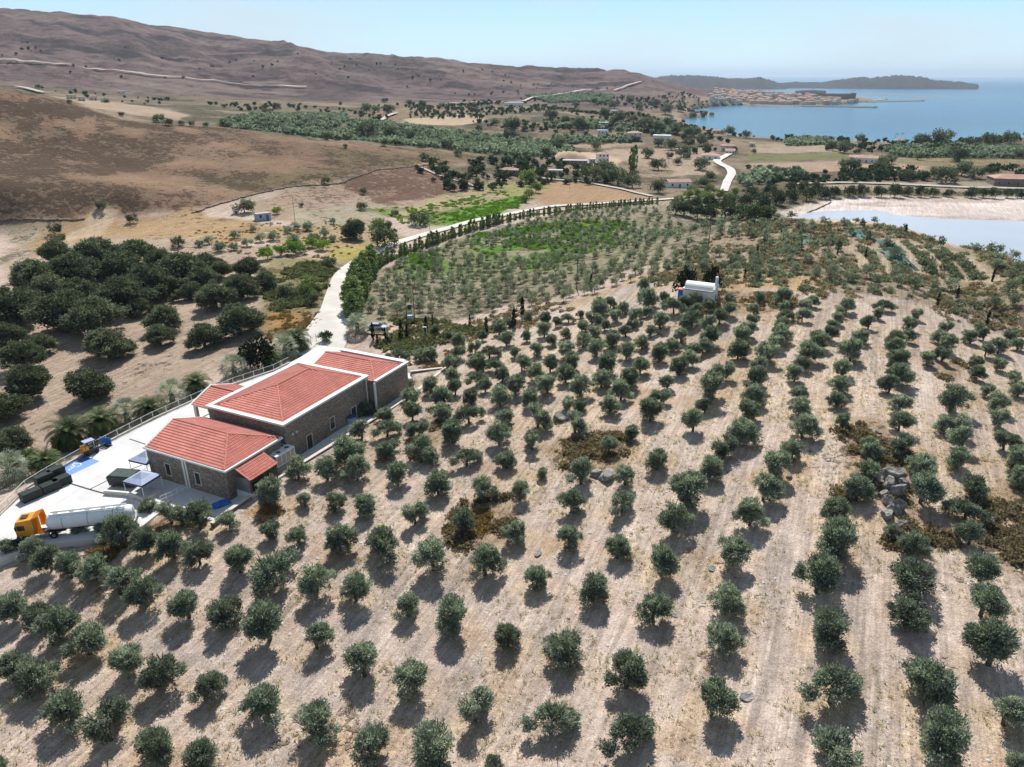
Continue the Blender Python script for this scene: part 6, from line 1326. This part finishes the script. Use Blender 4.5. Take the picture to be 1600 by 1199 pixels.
def pier(a, b, w, label, m='concrete_trim'):
    A_ = at_z(*a, 0.0); B_ = at_z(*b, 0.0); d = B_-A_; L_ = np.hypot(d[0], d[1]); e = empty('harbour_pier', tuple(A_), math.atan2(d[1], d[0])); tag(e, label, 'pier'); wbox(0, L_, -w/2, w/2, -4, 1.6, m).build('quay', e); wbox(0, L_, w/2-1.5, w/2-.01, 1.602, 3.0, 'cream_wall').build('parapet', e); wbox(L_-8, L_-4, -2, 2, 1.602, 5, 'white_wall').build('beacon', e)
pier((1240,166.3), (1371,168.6), 10, 'long pier in front of the harbour town, the nearer of two'); pier((1355,160), (1442,158), 12, 'long pier reaching furthest right from the town, the farther of two'); pier((1345,160), (1385,155.5), 10, 'short quay between the two long piers')
def island(name, prof, dist, base_y, label, depth=380):
    V = []; F = []; m_ = 9; xs = np.linspace(prof[0][0], prof[-1][0], 120); ys = np.interp(xs, [p[0] for p in prof], [p[1] for p in prof]); rgi = np.random.default_rng(int(dist)); ys = ys+(vnoise(xs/7, xs*0, 3)-.5)*1.0*np.minimum(1, (base_y-ys)/4)
    P = at_dist(xs, ys, np.full(120, dist))
    for i in range(120):
        h = max(P[i, 2], .5); ux, uy = P[i, 0]/dist, P[i, 1]/dist
        for j in range(m_):
            t = j/(m_-1)*2-1; z = h*(1-abs(t)**1.7)-1.0+(rgi.random()-.5)*h*.14*(1-abs(t)); V.append((P[i, 0]+ux*t*depth, P[i, 1]+uy*t*depth, z))
    for i in range(119):
        for j in range(m_-1): F.append([i*m_+j, (i+1)*m_+j, (i+1)*m_+j+1, i*m_+j+1])
    n = len(V); tag(link(name, np_mesh(name, V, np.array(F), ['earth'], attrs={'cover': np.tile([.098, .10, .112, .45], (n, 1))}, smooth_=True)), label, kind='structure')
island('island', [(1000,122),(1020,122),(1040,118),(1072,117.6),(1120,119.5),(1135,122),(1168,122.5),(1188,120.5),(1205,125),(1222,132),(1230,134)], 4500, 135, 'low hazy island ridge at the left of the horizon')
island('island', [(1205,135),(1218,130),(1240,127.5),(1285,128.5),(1312,123.5),(1350,120),(1358,122),(1398,117.5),(1440,120),(1462,125),(1500,127.5),(1518,130),(1528,131.5),(1530,134)], 4900, 134, 'long low island with two humps on the horizon')
island('islet', [(1243,141.6),(1252,140.9),(1270,140.6),(1285,141),(1291,141.6)], 2900, 142, 'small flat islet off the harbour town', 40)
# ---------------------------------------------------------------- rocks and nets in the grove
import bmesh
def rock_mesh(seed, m='rock'):
    bm = bmesh.new(); bmesh.ops.create_icosphere(bm, subdivisions=4, radius=1.0); rg = np.random.default_rng(seed); pl = rg.normal(0, 1, (9, 3)); pl /= np.linalg.norm(pl, axis=1)[:, None]
    off = rg.uniform(.38, .8, 9)
    for v in bm.verts:
        c = np.array(v.co); s = (pl@c); k = min(1.0, float(np.min(np.where(s > .1, off/np.maximum(s, .1), 9)))); k *= 1+.10*float(vnoise(np.array([c[0]*3+9]), np.array([c[1]*3+c[2]*2]), seed)[0]-.5); v.co = v.co*k
    me = bpy.data.meshes.new('rock'); bm.to_mesh(me); bm.free(); me.materials.append(MATS[m]); return me
RM = [rock_mesh(i) for i in range(5)]
rocks = [(1410,762,.9,.6,1.0,'small rock right of the tall outcrop'), (1376,752,.9,.6,.8,'small rock at the upper left of the tall outcrop'), (1396,800,1.0,.7,1.2,'broken rock between the two lowest slabs of the outcrop'), (1380,778,.7,.5,1.0,'grey rock at the left edge of the tall outcrop'), (1396,748,1.5,.8,1.6,'tall dark split rock, uppermost of the outcrop right of the wide track'), (1387,764,1.3,.7,1.4,'grey rock slab in the middle of the tall outcrop'), (1399,776,1.0,.6,1.9,'narrow upright rock at the centre of the tall outcrop'), (1388,789,1.1,.6,1.5,'pale rock in the lower half of the tall outcrop'), (1404,797,.9,.5,1.5,'thin dark rock at the lower right of the outcrop'), (1386,808,1.1,.8,.9,'lowest pale rock of the tall outcrop'),
    (948,747,1.9,1.2,.9,'broad pale rock between two olives in the middle grove'), (932,744,1.2,.9,.8,'small grey rock left of the broad pale rock'), (1362,742,.9,.7,.5,'low pale stone above the tall outcrop'), (876,655,2.0,1.3,1.1,'grey boulder beside a low round bush'), (935,684,.6,.5,.45,'small white stone left of an olive trunk'), (842,865,.9,.5,.15,'flat pale stone lying in the grass between olives'), (1114,888,.7,.5,.15,'flat pale stone at the edge of the wide track'), (1050,958,.8,.4,.15,'white flat stone right of an olive in the lower grove'), (1166,1089,1.0,.6,.14,'flat pale slab in the lowest part of the wide track'),
    (703,760,.9,.6,.3,'whitish stone under an olive near the middle'), (1232,747,.5,.4,.4,'small white stone under an olive beside the track'), (1372,675,.6,.5,.3,'small pale stone above the thorny patch'), (1412,820,.9,.7,.5,'grey stone below the tall outcrop'), (787,830,.8,.5,.5,'pale stone left of an olive by the thorn cushions')]
rg = np.random.default_rng(2)
for i, (x, y, a, b, c_, lab) in enumerate(rocks):
    p = hit1(x, y); o = link('rock', RM[i % 5], None, (p[0], p[1], p[2]+c_*.2), (rg.normal(0, .3)*(c_ > 1), rg.normal(0, .3)*(c_ > 1), rg.uniform(0, 6.28)), (a, b, c_)); tag(o, lab, 'rock')
def netting(px, py, r_, label):
    p = hit1(px, py); V = []; F = []; n = 13; rg = np.random.default_rng(int(px))
    for i in range(n):
        for j in range(n):
            X = p[0]+(i/(n-1)-.5)*2*r_*.6; Y = p[1]+(j/(n-1)-.5)*2*r_*1.5; e_ = 1-max(abs(i/(n-1)-.5), abs(j/(n-1)-.5))*2; V.append((X, Y, float(ground(X, Y))+.05+min(1, e_*2.2)*(.25+.75*float(vnoise(np.array([X/1.6]), np.array([Y/1.6]), 4)[0]))))
    for i in range(n-1):
        for j in range(n-1):
            if rg.random() > .16: F.append([i*n+j, (i+1)*n+j, (i+1)*n+j+1, i*n+j+1])
    tag(link('olive_net', np_mesh('olive_net', V, np.array(F), ['green_net'], smooth_=True)), label, 'net', 'green olive nets on the terraces')
netting(1402, 405, 4.0, 'largest dark teal net heaped between the terrace strips'); netting(1390, 384, 3.2, 'teal net higher up the same terrace'); netting(1345, 368, 3.5, 'dark teal net near the hilltop edge left of the terraces'); netting(1258, 376, 3.2, 'pale teal net among the hilltop scrub left of the terraces')
# dry-stone walls: from the hill's foot, each a band of rubble
def stone_wall(pts, label, h=.4):
    P = on_line(pts, max(6, int(len(pts)*14)), .3, 4); root = empty('dry_stone_wall', tuple(P[0])); tag(root, label, 'stone wall'); mb = MB(); o = Vector(P[0]); rg = np.random.default_rng(6)
    for i in range(len(P)-1):
        a = Vector(P[i]); b = Vector(P[i+1]); d = b-a; m_ = (a+b)/2-o; mb.box((m_.x, m_.y, m_.z-.4), (math.hypot(d.x, d.y)*1.06, .7*rg.uniform(.8, 1.3), h*rg.uniform(.75, 1.25)+.4), 'dark_rubble', math.atan2(d.y, d.x)+rg.normal(0, .05), .8)
    tag(mb.build('rubble', root), kind='stuff')
stone_wall([(300,334),(370,312),(460,292),(530,288),(590,266),(640,262),(690,256)], 'dark dry-stone wall along the foot of the brown hill'); stone_wall([(0,343),(60,345),(130,344)], 'dry-stone wall at the left foot of the brown hill'); stone_wall([(656,262),(690,280),(745,294)], 'dry-stone wall beside the earth track')
stone_wall([(1262,333),(1280,326),(1298,317)], 'low stone bank running into the salt lake')
# ---------------------------------------------------------------- the air
m = bpy.data.materials.new('haze'); m.use_nodes = True; n = m.node_tree; n.nodes.clear(); o = n.nodes.new('ShaderNodeOutputMaterial'); v = n.nodes.new('ShaderNodeVolumePrincipled')
v.inputs['Color'].default_value = (.66, .82, 1.0, 1); v.inputs['Density'].default_value = 0.000045; v.inputs['Anisotropy'].default_value = .2; n.links.new(v.outputs[0], o.inputs['Volume'])
MATS['haze'] = m
mb = MB(); mb.add([(-31000, -400, -8), (31000, -400, -8), (31000, 59000, -8), (-31000, 59000, -8), (-31000, -400, 330), (31000, -400, 330), (31000, 59000, 330), (-31000, 59000, 330)], [(3, 2, 1, 0), (4, 5, 6, 7), (0, 1, 5, 4), (1, 2, 6, 5), (2, 3, 7, 6), (3, 0, 4, 7)], 'haze')
tag(mb.build('haze'), 'thin blue air haze over the whole landscape', kind='stuff')
